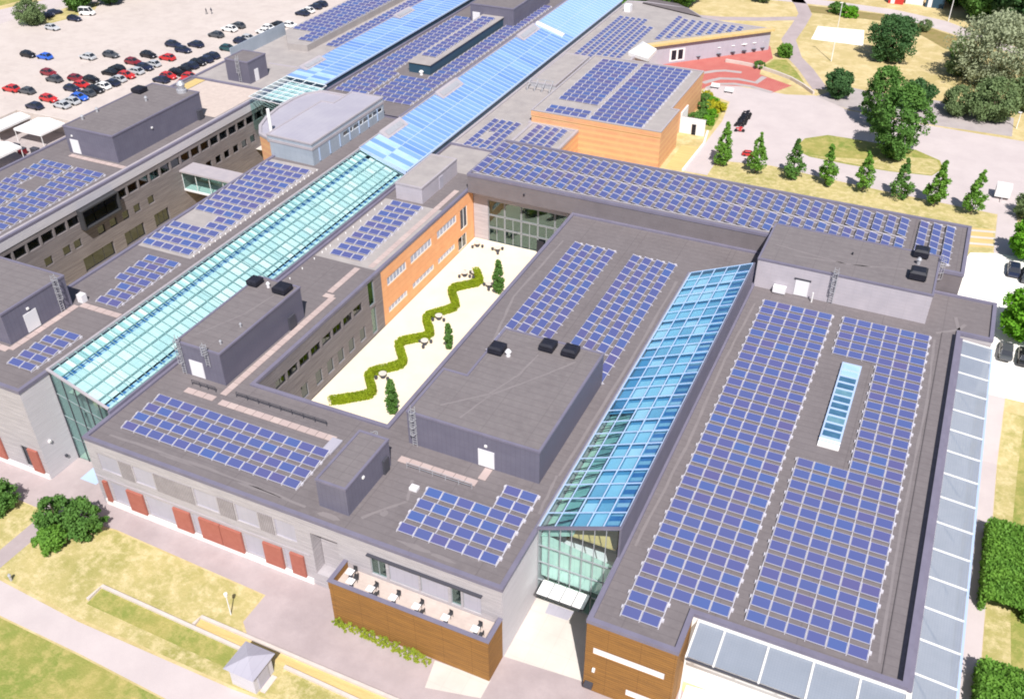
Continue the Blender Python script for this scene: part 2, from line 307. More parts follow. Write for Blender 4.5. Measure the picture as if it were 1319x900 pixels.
# east side
sheet('pavement', [(14.5, 44), (17, 44), (17, 116), (14.5, 116)], 'asphalt_light', 2)
sheet('lawn', [(17.1, 44), (60, 44), (60, 114), (17.1, 113.5)], 'dry_lawn', 2)
sheet('lawn', [(20, 66), (27, 64), (29, 92), (24, 112), (19.5, 111), (19, 90)], 'green_lawn', 3)
sheet('plaza', [(8.3, 116), (40, 116), (40, 149.5), (17.5, 150), (16, 150), (9.8, 147.5), (8.3, 141)], 'sand_white', 2)
sheet('lawn', [(9.3, 149.3), (12.9, 150.6), (12.7, 157), (9.3, 156.2)], 'straw', 3)
for k in range(3): sheet('path', [(9.2, 150.2 + 2.3 * k), (13, 151.2 + 2.3 * k), (13, 151.9 + 2.3 * k), (9.2, 150.9 + 2.3 * k)], 'concrete', 4)
sheet('path', [(13.1, 148.9), (16.1, 149.2), (16.2, 160), (15.6, 166), (13, 166)], 'asphalt_light', 3)
# north-east, behind the long roof
sheet('driveway', [(-39.1, 157.3), (-38.6, 182.3), (-39.8, 193), (-46.5, 196.3), (-46.5, 203), (-30, 202.0), (-24.4, 203.9), (-16.6, 198.5), (-3.4, 197.2), (30, 196), (40, 184), (40, 172), (16, 170), (15.5, 164), (12.8, 162.8), (-9.4, 164.2), (-25.2, 166), (-34.8, 164.1), (-34.7, 157.3)], 'asphalt_light', 2)
sheet('lawn', [(-34.8, 164), (-25.2, 165.8), (-9.4, 164), (12.8, 162.6), (13, 141.5), (-34.5, 141.5)], 'dry_lawn', 1)
sheet('lawn', [(-22, 174.3), (-22.6, 177.5), (-22, 180.8), (-18.3, 184.2), (-12.4, 184.3), (-2.1, 184), (2.4, 181), (3.3, 177.7), (1.7, 173.6), (-5.2, 172.4), (-12.5, 172.2), (-19.6, 172.7)], 'green_lawn', 3)
sheet('lawn', [(-20, 173.2), (-5, 172.8), (1.6, 174), (2.8, 177.7), (1.8, 181), (-4, 180), (-9, 176)], 'dry_lawn', 4)
sheet('path', [(-24.7, 202.9), (-18.9, 212), (-15.4, 211.2), (0, 211.5), (14, 208), (14, 198), (-2.2, 197.6), (-16.6, 199)], 'paving_grey', 1)
sheet('red_plaza', [(-61.4, 209), (-61.4, 213), (-53.4, 218.3), (-40, 231.5), (-37.5, 223.2), (-38.8, 217.9), (-37.9, 211.7), (-30, 207.6), (-33, 201.5), (-38.6, 203.2), (-45.7, 200.9), (-47.5, 196.5), (-53, 200), (-58, 206)], 'brick_red', 3)
for arc in ([(-49.7, 207.2), (-47.4, 209.6), (-45.4, 210.8), (-41.8, 211.1)], [(-47.8, 201.3), (-46.4, 203.8), (-45.2, 205.5), (-41.5, 206.8), (-37.4, 206.2), (-36.6, 210.6)], [(-46.2, 198.6), (-44.8, 202), (-41.5, 203.6), (-38, 203.6), (-33, 201.9)]):
    sheet('paving', thick(arc, 1.3), 'paving_grey', 4)
sheet('path', thick([(-43, 275), (-39.6, 267), (-37.3, 260), (-37, 250), (-37, 238), (-33.2, 226), (-29.2, 219), (-24, 208)], 3.4), 'asphalt', 2)
sheet('path', thick([(-38.5, 255.5), (-47, 251), (-56, 247.5), (-66, 246)], 3), 'asphalt', 1)
sheet('lawn', [(-38.3, 217.2), (-37.1, 222.6), (-34.5, 223.4), (-30.8, 216.7), (-26, 206.3), (-25.2, 205), (-31, 211.4)], 'green_lawn', 1)
sheet('sand_court', [(-32.5, 251.3), (-21.5, 252.7), (-20, 240.6), (-32.1, 240.5)], 'sand_white', 1)
sheet('road', [(-70, 272), (-31.3, 274.6), (-16.8, 273.4), (-4, 268.8), (4.4, 261.6), (14.7, 252.7), (30, 240), (30, 234), (8, 252.4), (.8, 257), (-7.4, 262.3), (-18.7, 268.6), (-30.5, 269.6), (-70, 268)], 'asphalt_light', 2)
sheet('lawn', [(-16, 268), (-8, 262), (2, 255), (4, 247), (-2, 246), (-8, 254), (-19, 262), (-38, 262), (-38, 268)], 'soil', 1)
sheet('garden_bed', [(-45.8, 193.4), (-40, 192.2), (-39.4, 177), (-44, 177), (-44, 190)], 'green_lawn', 3)
sheet('path', [(-42.6, 167.9), (-39.5, 168.7), (-39.3, 157), (-42.5, 157)], 'straw', 3)

# ------------------------------------------------------------------ building maker
def coping(poly, z, parent, m='coping', wd=.42, up=.12, dn=.32, name='parapet_cap'):
    a = offset(poly, .07); b = offset(poly, -wd); n = len(poly); q = MB()
    for i in range(n):
        j = (i + 1) % n
        q.quad((*a[i], z + up), (*a[j], z + up), (*b[j], z + up), (*b[i], z + up))
        q.quad((*a[i], z - dn), (*a[j], z - dn), (*a[j], z + up), (*a[i], z + up))
        q.quad((*b[j], z - dn), (*b[i], z - dn), (*b[i], z + up), (*b[j], z + up))
    return part(name, q, m, parent)
def shell(poly, z0, z1, mids, holes=None):
    """walls of a closed plan (counter-clockwise); holes[i] = list of (s0, s1, za, zb, depth) along edge i"""
    q = MB(); n = len(poly); holes = holes or {}
    for i in range(n):
        p, r = Vector(poly[i]), Vector(poly[(i + 1) % n]); Ln = (r - p).length; d = (r - p) / Ln; no = Vector((d.y, -d.x))
        m = mids[i] if isinstance(mids, (list, tuple)) else mids
        hs = holes.get(i, [])
        def pt(s, z, dep=0): k = p + d * s - no * dep; return (k.x, k.y, z)
        S = sorted({0, Ln} | {x for h in hs for x in h[:2]}); Zs = sorted({z0, z1} | {x for h in hs for x in h[2:4]})
        if not hs: q.quad(pt(0, z0), pt(Ln, z0), pt(Ln, z1), pt(0, z1), m); continue
        for a, b in zip(S, S[1:]):
            run = None
            for c, e in zip(Zs, Zs[1:]):
                mid = ((a + b) / 2, (c + e) / 2)
                if any(h[0] < mid[0] < h[1] and h[2] < mid[1] < h[3] for h in hs):
                    if run is not None: q.quad(pt(a, run), pt(b, run), pt(b, c), pt(a, c), m); run = None
                elif run is None: run = c
            if run is not None: q.quad(pt(a, run), pt(b, run), pt(b, z1), pt(a, z1), m)
        for s0, s1, za, zb, dep in [h[:5] for h in hs]:
            q.quad(pt(s0, za), pt(s0, za, dep), pt(s0, zb, dep), pt(s0, zb), m); q.quad(pt(s1, za, dep), pt(s1, za), pt(s1, zb), pt(s1, zb, dep), m)
            q.quad(pt(s0, za), pt(s1, za), pt(s1, za, dep), pt(s0, za, dep), m); q.quad(pt(s0, zb, dep), pt(s1, zb, dep), pt(s1, zb), pt(s0, zb), m)
            q.quad(pt(s0, za, dep), pt(s1, za, dep), pt(s1, zb, dep), pt(s0, zb, dep), len(MIDS_DARK) and MIDS_DARK[0])
    return q
MIDS_DARK = [0]
def window(b, p, d, s0, s1, za, zb, dep, fm='frame', pm='glass_window', mull=1, fw=.08):
    """a window object (frame) and its pane, set in a hole of a wall that starts at p and runs along d"""
    p, d = Vector(p), Vector(d); no = Vector((d.y, -d.x)); q = MB()
    def bx(a0, a1, c0, c1, e0, e1):
        c = [p + d * a - no * e for a, e in ((a0, e0), (a1, e0), (a1, e1), (a0, e1))]
        return [(k.x, k.y, c0) for k in c] + [(k.x, k.y, c1) for k in c], [(3, 2, 1, 0), (4, 5, 6, 7), (0, 1, 5, 4), (1, 2, 6, 5), (2, 3, 7, 6), (3, 0, 4, 7)]
    e0, e1 = dep * .45, dep * .45 + .08
    g = .004
    for a0, a1, c0, c1 in ((s0 + g, s1 - g, za + g, za + fw), (s0 + g, s1 - g, zb - fw, zb - g), (s0 + g, s0 + fw, za + fw, zb - fw), (s1 - fw, s1 - g, za + fw, zb - fw)):
        q.add(*bx(a0, a1, c0, c1, e0, e1))
    for k in range(1, mull + 1):
        x = s0 + (s1 - s0) * k / (mull + 1); q.add(*bx(x - fw / 2, x + fw / 2, za + fw, zb - fw, e0, e1))
    wdw = part('window', q, fm, b)
    part('pane', MB().add(*bx(s0 + fw * .6, s1 - fw * .6, za + fw * .6, zb - fw * .6, e0 + .03, e0 + .05)), pm, wdw)
    return wdw
def building(name, label, poly, z1, wallm, roofm='roof', z0=-1.2, holes=None, mids=0, cat='building', cop='coping', lip=.14):
    cx = sum(p[0] for p in poly) / len(poly); cy = sum(p[1] for p in poly) / len(poly)
    b = thing(name, label, cat, (cx, cy, z0))
    wm = list(wallm) if isinstance(wallm, (list, tuple)) else [wallm]
    MIDS_DARK[0] = len(wm); q = shell(poly, z0, z1, mids, holes)
    wl = part('wall', q, wm + ['dark_room'], b)
    rf = part('roof', MB().add([(x, y, z1 - lip) for x, y in poly], [tuple(range(len(poly)))]), roofm, b)
    if cop: coping(poly, z1, rf, cop)
    return b, wl, rf
def ladder(parent, x, y, z0, z1, nx, ny):
    q = MB(); tx, ty = -ny, nx; ox, oy = x + nx * .18, y + ny * .18
    for s in (-.26, .26):
        q.bar((ox + tx * s, oy + ty * s, z0), (ox + tx * s, oy + ty * s, z1 + 1.1), .07, .07)
    z = z0 + .3
    while z < z1 + .9:
        q.bar((ox - tx * .26, oy - ty * .26, z), (ox + tx * .26, oy + ty * .26, z), .05, .05); z += .35
    for k in range(4):
        zz = z0 + 2.0 + k * (z1 - z0 - 1.0) / 3.5; prev = None
        for a in range(7):
            t = math.pi * a / 6; pxx = ox + tx * .36 * math.cos(t) + nx * .6 * math.sin(t); pyy = oy + ty * .36 * math.cos(t) + ny * .6 * math.sin(t)
            if prev: q.bar((*prev, zz), (pxx, pyy, zz), .06, .05)
            prev = (pxx, pyy)
    for a in (1, 3, 5):
        t = math.pi * a / 6; pxx = ox + tx * .36 * math.cos(t) + nx * .6 * math.sin(t); pyy = oy + ty * .36 * math.cos(t) + ny * .6 * math.sin(t)
        q.bar((pxx, pyy, z0 + 2), (pxx, pyy, z0 + 2 + 3 * (z1 - z0 - 1.0) / 3.5), .05, .05)
    part('ladder', q, 'galv', parent)
def plant_room(b, poly, z0, z1, wallm='plant_wall', roofm='roof_b', cop='coping'):
    q = MB(); n = len(poly)
    for i in range(n):
        p, r = poly[i], poly[(i + 1) % n]; q.quad((*p, z0 - .3), (*r, z0 - .3), (*r, z1), (*p, z1))
    pr = part('plant_room', q, wallm, b)
    part('roof', MB().add([(x, y, z1 - .05) for x, y in poly], [tuple(range(n))]), roofm, pr)
    coping(poly, z1, pr, cop, wd=.2, up=.06, dn=.2)
    return pr
def door(parent, x0, x1, y, z0, h, ny=-1):
    q = MB().box(x0, x1, y - .07, y - .003, z0, z0 + h); d = part('door', q, 'white_metal', parent)
    return d
def ventilator(parent, x, y, z, s=1.35, h=.9):
    q = MB().box(x - s * .42, x + s * .42, y - s * .42, y + s * .42, z - .1, z + .25)
    c = [(x - s * .5, y - s * .5), (x + s * .5, y - s * .5), (x + s * .5, y + s * .5), (x - s * .5, y + s * .5)]
    t = [(x + (a - x) * .72, y + (b - y) * .72) for a, b in c]
    q.add([(*p, z + .25) for p in c] + [(*p, z + h * .8) for p in c] + [(*p, z + h) for p in t],
          [(0, 1, 5, 4), (1, 2, 6, 5), (2, 3, 7, 6), (3, 0, 4, 7), (4, 5, 9, 8), (5, 6, 10, 9), (6, 7, 11, 10), (7, 4, 8, 11), (8, 9, 10, 11), (3, 2, 1, 0)])
    part('roof_vent', q, 'black', parent)
def cowl(parent, x, y, z, r=.22, h=.7, m='galv'):
    q = MB().cone(x, y, z - .1, z + h * .7, r * .7, r * .7, 8).cone(x, y, z + h * .7, z + h, r, r * .5, 8); part('vent_pipe', q, m, parent)
SLAB = MB().box(-.57, .57, -.44, .44, 0, .05).mesh('paving_slab', 'paver')
def slabs(b, u0, v0, u1, v1, z, step=1.2):
    Ln = math.hypot(u1 - u0, v1 - v0); n = int(Ln / step); a = math.atan2(v1 - v0, u1 - u0); rx, ry, rz = root_of(b)
    for k in range(n):
        t = (k + .5) / n; o = put('paving_slab', SLAB, b, (u0 + (u1 - u0) * t - rx, v0 + (v1 - v0) * t - ry, z - rz + random.uniform(0, .012)), a + random.uniform(-.01, .01))
        o.scale = (Ln / n / 1.2, 1, 1)
Z = 9.4; ZR = Z - .14

# ------------------------------------------------------------------ courtyard office block (U-shaped)
P1 = [(-77.8, 53.5), (-26.05, 53.5), (-26.05, 115.25), (-17.66, 115.25), (-17.66, 125.3), (-47.9, 125.3), (-47.9, 69.4), (-66.3, 69.4), (-66.3, 98.2), (-66.3, 141), (-77.8, 141)]
H = {0: [], 7: [], 8: []}; uo = 77.8
upw = [(-76.4, -73.5), (-71.3, -68.5), (-62.8, -59.8), (-57.3, -54.5), (-52.3, -49.7)]
for a, c in upw: H[0].append((a + uo, c + uo, 5.1, 7.6, .22))
low = [(-75.7, -73.5), (-70.6, -66.8), (-64.0, -63.1), (-57.0, -54.6), (-51.7, -51.0)]
for a, c in low: H[0].append((a + uo, c + uo, .45, 3.35, .12))
H[0].append((-47.8 + uo, -44.5 + uo, 1.3, 7.4, 1.6))
tw = [(-40.7, -38.9, 'glass_green', 1), (-38.6, -35.2, 'grey_panel', 0), (-35.0, -31.9, 'grey_panel', 0), (-31.6, -30.5, 'glass_green', 0), (-30.3, -28.3, 'grey_panel', 0)]
for a, c, m, k in tw: H[0].append((a + uo, c + uo, 4.65, 7.45, .3))
v0 = 69.4
cw1 = [72.9 + 2.55 * k for k in range(8)]
for v in cw1: H[7].append((v - v0, v + 2.2 - v0, 5.8, 7.15, .45))
cw2 = [77.4, 80.7, 83.4, 86.0, 88.7, 91.6]
for v in cw2: H[7].append((v - v0, v + 1.6 - v0, .9, 3.1, .35))
H[7].append((94.7 - v0, 96.3 - v0, 5.0, 9.0, .4)); H[7].append((94.9 - v0, 96.3 - v0, .2, 4.6, .4))
v1 = 98.2
ow = [(99.7, 105.2, 5.75, 7.15), (106.5, 113.0, 5.75, 7.15), (114.8, 121.3, 5.75, 7.15), (122.6, 125.1, 3.3, 7.1), (99.5, 104.9, 1.3, 2.3), (106.6, 113.3, 1.3, 2.3), (114.7, 120.4, 1.3, 2.3), (121.6, 124.6, -.1, 2.4)]
for a, c, e, f in ow: H[8].append((a - v1, c - v1, e, f, .18))
B1, w1, r1 = building('office_building', 'U-shaped grey wooden office block around a sandy courtyard with a zigzag hedge', P1, Z, ['wood_grey', 'wood_white', 'orange', 'wood_grey_dark'],
                      holes=H, mids=[0, 1, 0, 0, 0, 0, 0, 3, 2, 0, 0])
for a, c in upw: window(B1, (-77.8, 53.5), (1, 0), a + uo, c + uo, 5.1, 7.6, .22, 'grey_panel', 'grey_panel', 0)
for a, c in low: window(B1, (-77.8, 53.5), (1, 0), a + uo, c + uo, .45, 3.35, .12, 'grey_panel', 'grey_panel', 0)
for a, c, m, k in tw: window(B1, (-77.8, 53.5), (1, 0), a + uo, c + uo, 4.65, 7.45, .3, 'frame', m, k)
for v in cw1: window(B1, (-66.3, v0), (0, 1), v - v0, v + 2.2 - v0, 5.8, 7.15, .45, 'frame_dark', 'glass_window', 1)
for v in cw2: window(B1, (-66.3, v0), (0, 1), v - v0, v + 1.6 - v0, .9, 3.1, .35, 'frame', 'glass_window', 0)
window(B1, (-66.3, v0), (0, 1), 94.7 - v0, 96.3 - v0, 5.0, 9.0, .4, 'frame', 'glass_green', 0); window(B1, (-66.3, v0), (0, 1), 94.9 - v0, 96.3 - v0, .2, 4.6, .4, 'frame', 'glass_green', 0)
for a, c, e, f in ow: window(B1, (-66.3, v1), (0, 1), a - v1, c - v1, e, f, .18, 'white', 'glass_window' if e in (3.3, -.1) else 'blind_pane', 5 if c - a > 4 else 1, .17)
for a, c in ((-76.75, -76.15), (-73.2, -70.9), (-66.5, -64.2), (-62.9, -60.1), (-60.0, -57.2), (-54.3, -51.9), (-50.8, -49.1)):
    part('shutter', MB().box(a, c, 53.18, 53.44, .25, 3.4), 'red_shutter', B1)
for a, c in ((-73.3, -71.5), (-68.3, -63.0), (-59.6, -57.5), (-54.3, -52.5)): part('slat_panel', MB().box(a, c, 53.44, 53.49, 5.0, 7.7), 'slat', B1)
part('recess_lining', MB().box(-47.7, -44.6, 54.9, 55.05, 1.35, 6.9), 'wood_grey', B1)
part('plinth', MB().box(-77.3, -48.3, 53.34, 53.49, -1.2, .22), 'white', B1)
part('plinth_band', MB().box(-77.7, -48.3, 53.42, 53.49, 3.65, 3.85), 'coping_light', B1)
part('window_hood', MB().box(-40.9, -28.1, 53.15, 53.49, 7.5, 7.62), 'dark_metal', B1)
# terrace
tr = part('terrace', MB().box(-43.8, -26.07, 50.42, 53.47, -1.2, 4.25), 'wood_brown', B1)
part('terrace_deck', MB().box(-43.6, -26.25, 50.7, 53.45, 4.26, 4.33), 'terrace_floor', tr)
q = MB().box(-43.82, -26.05, 50.36, 50.68, 4.2, 5.3).box(-43.82, -43.5, 50.69, 53.44, 4.2, 5.3).box(-26.37, -26.05, 50.69, 53.44, 4.2, 5.3)
part('terrace_parapet', q, 'wood_brown', tr)
q = MB().box(-43.9, -25.97, 50.28, 50.76, 5.302, 5.38).box(-43.9, -43.42, 50.77, 53.44, 5.302, 5.38).box(-26.45, -25.97, 50.77, 53.44, 5.302, 5.38)
part('parapet_cap', q, 'coping', tr)
# plant rooms on the office block
pr = pr_mid = plant_room(B1, [(-44.3, 68.0), (-28.6, 68.0), (-28.6, 86.8), (-41.3, 86.8), (-41.3, 76.5), (-44.3, 76.5)], ZR, 13.75, 'plant_wall')
door(pr, -35.7, -33.8, 68.0, ZR + .1, 2.3); ladder(pr, -43.4, 68.0, ZR, 13.8, 0, -1)
for x, y in ((-40.1, 82.0), (-34.9, 85.0), (-32.1, 85.1)): ventilator(pr, x, y, 13.7, 1.75, 1.1)
cowl(pr, -38.6, 81.8, 13.7, .4, .9, 'white_metal')
part('wall_lamp', MB().box(-34.9, -34.6, 67.85, 67.99, 12.2, 12.45), 'white', pr)
pr = pr_west = plant_room(B1, rect(-75.8, -69.3, 67.8, 84.0), ZR, 13.9)
door(pr, -74.3, -72.3, 67.8, ZR + .1, 2.3); ladder(pr, -75.3, 67.8, ZR, 13.9, 0, -1); ladder(pr, -71.2, 67.8, ZR + 2.4, 13.9, 0, -1)
ventilator(pr, -75.0, 82.2, 13.85, 1.6, 1.0); ventilator(pr, -70.7, 82.2, 13.85, 1.9, 1.1)
cowl(pr, -73.0, 82.3, 13.85, .28, .8, 'white_metal'); cowl(pr, -70.6, 73.5, 13.85, .18, .6); cowl(pr, -70.5, 69.6, 13.85, .18, .6)
part('hatch', MB().box(-69.29, -69.0, 80.6, 81.9, ZR, ZR + 1.9), 'dark_metal', pr)
pr = plant_room(B1, rect(-47.8, -44.25, 55.7, 64.0), ZR, 12.95)
part('wall_lamp', MB().box(-44.24, -44.08, 58.6, 58.9, 11.9, 12.15), 'white', pr)
part('hatch', MB().box(-44.24, -44.0, 62.4, 63.4, ZR, ZR + 1.9), 'dark_metal', pr)
ladder(pr, -46.2, 64.0, ZR, 12.0, 0, 1)
pr = plant_room(B1, rect(-75.6, -70.8, 118.6, 130.5), ZR, 12.0, 'plant_light', 'roof_light', 'coping_light')
part('door', MB().box(-70.79, -70.68, 124.2, 125.4, ZR, ZR + 2.1), 'grey_panel', pr)
# lighter roof felt north of the plant room on the courtyard side, beige slab walkways, stains
part('roof_sheet', MB().box(-77.2, -66.9, 98, 117.9, ZR, ZR + .006), 'roof_light', r1)
part('roof_sheet', MB().box(-77.2, -66.9, 131, 140.9, ZR, ZR + .006), 'roof_light', r1)
slabs(B1, -73.2, 65.2, -68.9, 65.2, ZR + .01); slabs(B1, -68.0, 65.0, -52, 65.0, ZR + .01); slabs(B1, -68.5, 66.2, -68.5, 89.6, ZR + .01)
slabs(B1, -68.5, 89.6, -70.0, 89.6, ZR + .02); slabs(B1, -69.6, 90.4, -69.6, 97.5, ZR + .01); slabs(B1, -68.0, 98.4, -68.0, 125, ZR + .01)
slabs(B1, -44.0, 65.3, -34.6, 65.3, ZR + .01); slabs(B1, -34.4, 66.0, -34.4, 67.9, ZR + .01)
for (x0, y0, x1, y1) in ((-66.8, 66.6, -54.2, 66.6), (-73.1, 66.3, -69.6, 66.3), (-42.5, 64.4, -34.7, 64.4)):
    q = MB().bar((x0, y0, ZR + .75), (x1, y1, ZR + .75), .06, .06).bar((x0, y0, ZR + .4), (x1, y1, ZR + .4), .05, .05); n = max(3, int(abs(x1 - x0) / 1.5))
    for k in range(n + 1): q.bar((x0 + (x1 - x0) * k / n, y0, ZR - .02), (x0 + (x1 - x0) * k / n, y0, ZR + .75), .06, .06)
    part('guard_rail', q, 'dark_metal' if y0 > 66 and x0 < -60 else 'galv', B1)
rs = random.Random(3)
for cx, cy, sx, sy in ((-36, 54.9, 2.2, .35), (-33, 54.7, 1.6, .3), (-46, 54.8, 1.5, .4), (-55, 55.0, 3, .25), (-41.2, 57.5, .5, .5), (-30, 56, 1, .25), (-66, 55, 3, .2)):
    n = 11; part('stain', MB().add([(cx + sx * math.cos(2 * math.pi * k / n) * rs.uniform(.6, 1.1), cy + sy * math.sin(2 * math.pi * k / n) * rs.uniform(.5, 1.1), ZR + .006) for k in range(n)], [tuple(range(n))]), 'stain', r1)
part('roof_box', MB().box(-40.6, -39.7, 61.5, 62.2, ZR, ZR + .35), 'white_metal', B1)
part('rooflight', MB().box(-52.3, -51.0, 62.6, 65.0, ZR + .06, ZR + .3), 'grey_panel', B1)
for k in range(13): cowl(B1, -76.6, 99 + 2.2 * k * .95 if k < 9 else 64 + 3 * k, ZR, .1, .3, 'white')

def track(parent, pts, z, wd, m='stain'):
    for (a, b) in zip(pts, pts[1:]):
        d = Vector((b[0] - a[0], b[1] - a[1])); n = 7; nn = Vector((-d.y, d.x)).normalized(); lf, rt = [], []
        for k in range(n + 1):
            p = Vector(a) + d * k / n; lf.append((*(p + nn * wd * rs.uniform(.2, .6)), z)); rt.append((*(p - nn * wd * rs.uniform(.2, .6)), z))
        part('stain', MB().add(lf + rt[::-1], [tuple(range(2 * n + 2))]), m, parent)
for pts in ([(-41.5, 70.5), (-37.5, 74.5), (-36, 79), (-35.5, 83.5)], [(-37.2, 74.5), (-33.5, 80), (-31, 84)], [(-38.6, 69.5), (-37.3, 74.3)]): track(pr_mid, pts, 13.703, .28)
for pts in ([(-74.5, 70), (-72, 76), (-71.2, 81)],): track(pr_west, pts, 13.853, .22)
for pts in ([(-75.5, 55.2), (-62, 55.4), (-49, 55)], [(-43, 56), (-40, 60), (-41, 63)], [(-44, 88), (-46.3, 100), (-46, 117)], [(-27.2, 70), (-27.0, 92), (-27.3, 113)], [(-26.9, 64), (-27.4, 70)]): track(r1, pts, ZR + .006, .4)
# ------------------------------------------------------------------ exhibition hall on the right
P2 = [(-17.6, 53.6), (-9.1, 53.6), (-9.1, 58.3), (9.4, 58.3), (9.4, 115.6), (13.3, 115.6), (13.3, 124.9), (-17.6, 124.9)]
H2 = {0: [(.75, 7.6, 5.0, 5.9, .15), (4.2, 8.0, .7, 1.6, .15)], 3: [(1.5 + 3.9 * k, 4.6 + 3.9 * k, .3, 3.4, .3) for k in range(14)]}
B2, w2, r2 = building('hall_building', 'long flat-roofed hall with brown timber front and two big fields of blue solar panels', P2, Z, ['wood_brown', 'white', 'wood_grey'], holes=H2, mids=[0, 0, 1, 2, 2, 2, 2, 0])
window(B2, (-17.6, 53.6), (1, 0), .75, 7.6, 5.0, 5.9, .15, 'white_metal', 'white_metal', 0); window(B2, (-17.6, 53.6), (1, 0), 4.2, 8.0, .7, 1.6, .15, 'white_metal', 'white_metal', 0)
for h in H2[3]: window(B2, (9.4, 58.3), (0, 1), *h[:5], mull=1)
part('wall_lamp', MB().box(-16.75, -16.5, 53.35, 53.59, 2.6, 3.0), 'white', B2); part('wall_lamp', MB().box(-17.4, -16.6, 53.1, 53.59, .2, .7), 'dark_metal', B2)
part('roof_step', MB().box(7.3, 8.9, 58.8, 115.0, ZR, ZR + .1), 'roof', r2)
part('edge_shadow_strip', MB().box(8.55, 8.95, 58.9, 115, ZR + .1, ZR + .16), 'black', r2)  # black strip drawn in for the dark shadow line beside the parapet
pr = pr_hall = plant_room(B2, rect(-17.3, 5.1, 116.2, 127.0), ZR, 13.65, 'plant_light', 'roof_b')
door(pr, -11.9, -10.1, 116.2, ZR + .1, 2.4); part('door_surround', MB().box(-12.1, -9.9, 116.08, 116.19, ZR + 2.5, ZR + 2.7), 'dark_metal', pr); ladder(pr, -7.0, 116.2, ZR, 13.7, 0, -1)
ladder(pr, 5.1, 125.2, ZR, 13.7, 1, 0)
ventilator(pr, 2.6, 126.0, 13.6, 1.9, 1.25); ventilator(pr, 2.8, 119.9, 13.6, 2.1, 1.35); cowl(pr, 2.5, 123.6, 13.6, .35, 1.0); cowl(pr, -5.9, 122.5, 13.6, .14, .4, 'black')
part('air_conditioner', MB().box(-14.6, -12.9, 115.3, 116.1, ZR + .25, ZR + 1.1).box(-14.4, -13.1, 115.5, 116.0, ZR - .02, ZR + .25), 'white_metal', pr)
part('flue', MB().cone(-9.3, 115.3, ZR, ZR + 1.5, .1, .1, 8), 'white', pr)
q = MB()
for a in ((6.6, 114.6, 9.2, 116.5), (9.2, 116.5, 8.6, 119.5), (9.2, 116.5, 9.9, 118.2)): q.bar((a[0], a[1], ZR + .012), (a[2], a[3], ZR + .012), .45, .02)
part('stain', q, 'stain', r2)
for pts in ([(-16.6, 64), (-16.2, 80), (-16.5, 98), (-16.1, 112)], [(6.9, 60), (6.7, 80), (7.0, 100), (6.6, 113)]): track(r2, pts, ZR + .006, .35)
for pts in ([(-16, 121), (-6, 119.6), (1, 121.5)], [(-13, 119), (-3, 120.2)]): track(pr_hall, pts, 13.603, .25)
# skylight
sk = part('skylight', MB().box(-3.2, -.9, 86.9, 102.5, ZR, ZR + .4), 'pale_blue', B2)
for k in range(11):
    y0 = 87.6 + 1.35 * k; part('pane', MB().box(-3.0, -1.1, y0 + .16, y0 + 1.32, ZR + .402, ZR + .44), ('deep_pane', 'deep_pane', 'slate_pane', 'deep_pane')[k % 4] if k < 9 else 'blue_teal', sk)
part('skylight_end', MB().add([(-3.2, 86.3, ZR + .2), (-.9, 86.3, ZR + .2), (-.9, 87.3, ZR + .45), (-3.2, 87.3, ZR + .45), (-3.2, 86.3, ZR), (-.9, 86.3, ZR)], [(0, 1, 2, 3), (4, 5, 1, 0)]), 'white', sk)
for k in range(12):
    y0 = 87.5 + 1.35 * k; part('glazing_bar', MB().box(-3.2, -.9, y0, y0 + .26, ZR + .402, ZR + .5), 'pale_blue', sk)
# canopies
fc = thing('sun_canopy', 'grey mesh sunshade canopy on white beams along the front of the hall', 'canopy', (0, 56.3, 8.3))
xs = [-8.5, -6.05, -2.1, 1.85, 5.8, 9.6]
for a, c in zip(xs, xs[1:]): part('mesh_panel', MB().add([(a + .1, 58.2, 8.75), (c - .1, 58.2, 8.75), (c - .1, 54.35, 8.45), (a + .1, 54.35, 8.45), (a + .1, 58.2, 8.71), (c - .1, 58.2, 8.71), (c - .1, 54.35, 8.41), (a + .1, 54.35, 8.41)], [(3, 2, 1, 0), (4, 5, 6, 7), (2, 3, 7, 6), (0, 1, 5, 4), (1, 2, 6, 5), (3, 0, 4, 7)]), 'mesh_sheet', fc)
for a in xs: part('beam', MB().bar((a, 58.22, 8.7), (a, 54.2, 8.38), .16, .3), 'white', fc)
part('gutter', MB().bar((-8.5, 54.2, 8.3), (9.6, 54.2, 8.3), .18, .2), 'dark_metal', fc); part('ledger', MB().box(-8.6, 9.5, 58.1, 58.24, 8.78, 8.95), 'white', fc)
for a in (xs[0], xs[-1]): part('post', MB().bar((a, 54.25, GZ), (a, 54.25, 8.25), .14, .14), 'white', fc)
scn = thing('sun_canopy', 'long pale mesh sunshade canopy down the lawn side of the hall', 'canopy', (11.8, 87, 8.3))
ys = [54.2] + [60.6 + 3.93 * k for k in range(14)] + [115.1]
for a, c in zip(ys, ys[1:]): part('mesh_panel', MB().add([(9.95, a + .08, 8.72), (13.35, a + .08, 8.45), (13.35, c - .08, 8.45), (9.95, c - .08, 8.72), (9.95, a + .08, 8.68), (13.35, a + .08, 8.41), (13.35, c - .08, 8.41), (9.95, c - .08, 8.68)], [(0, 1, 2, 3), (7, 6, 5, 4), (1, 5, 6, 2), (0, 3, 7, 4), (0, 4, 5, 1), (2, 6, 7, 3)]), 'mesh_sheet', scn)
for a in ys: part('beam', MB().bar((9.5, a, 8.72), (13.4, a, 8.42), .14, .28), 'white', scn)
part('gutter', MB().bar((13.5, 54.2, 8.4), (13.5, 115.1, 8.4), .22, .2), 'pale_blue', scn); part('ledger', MB().box(9.5, 9.9, 58.5, 115.2, 8.62, 8.98), 'coping', scn)
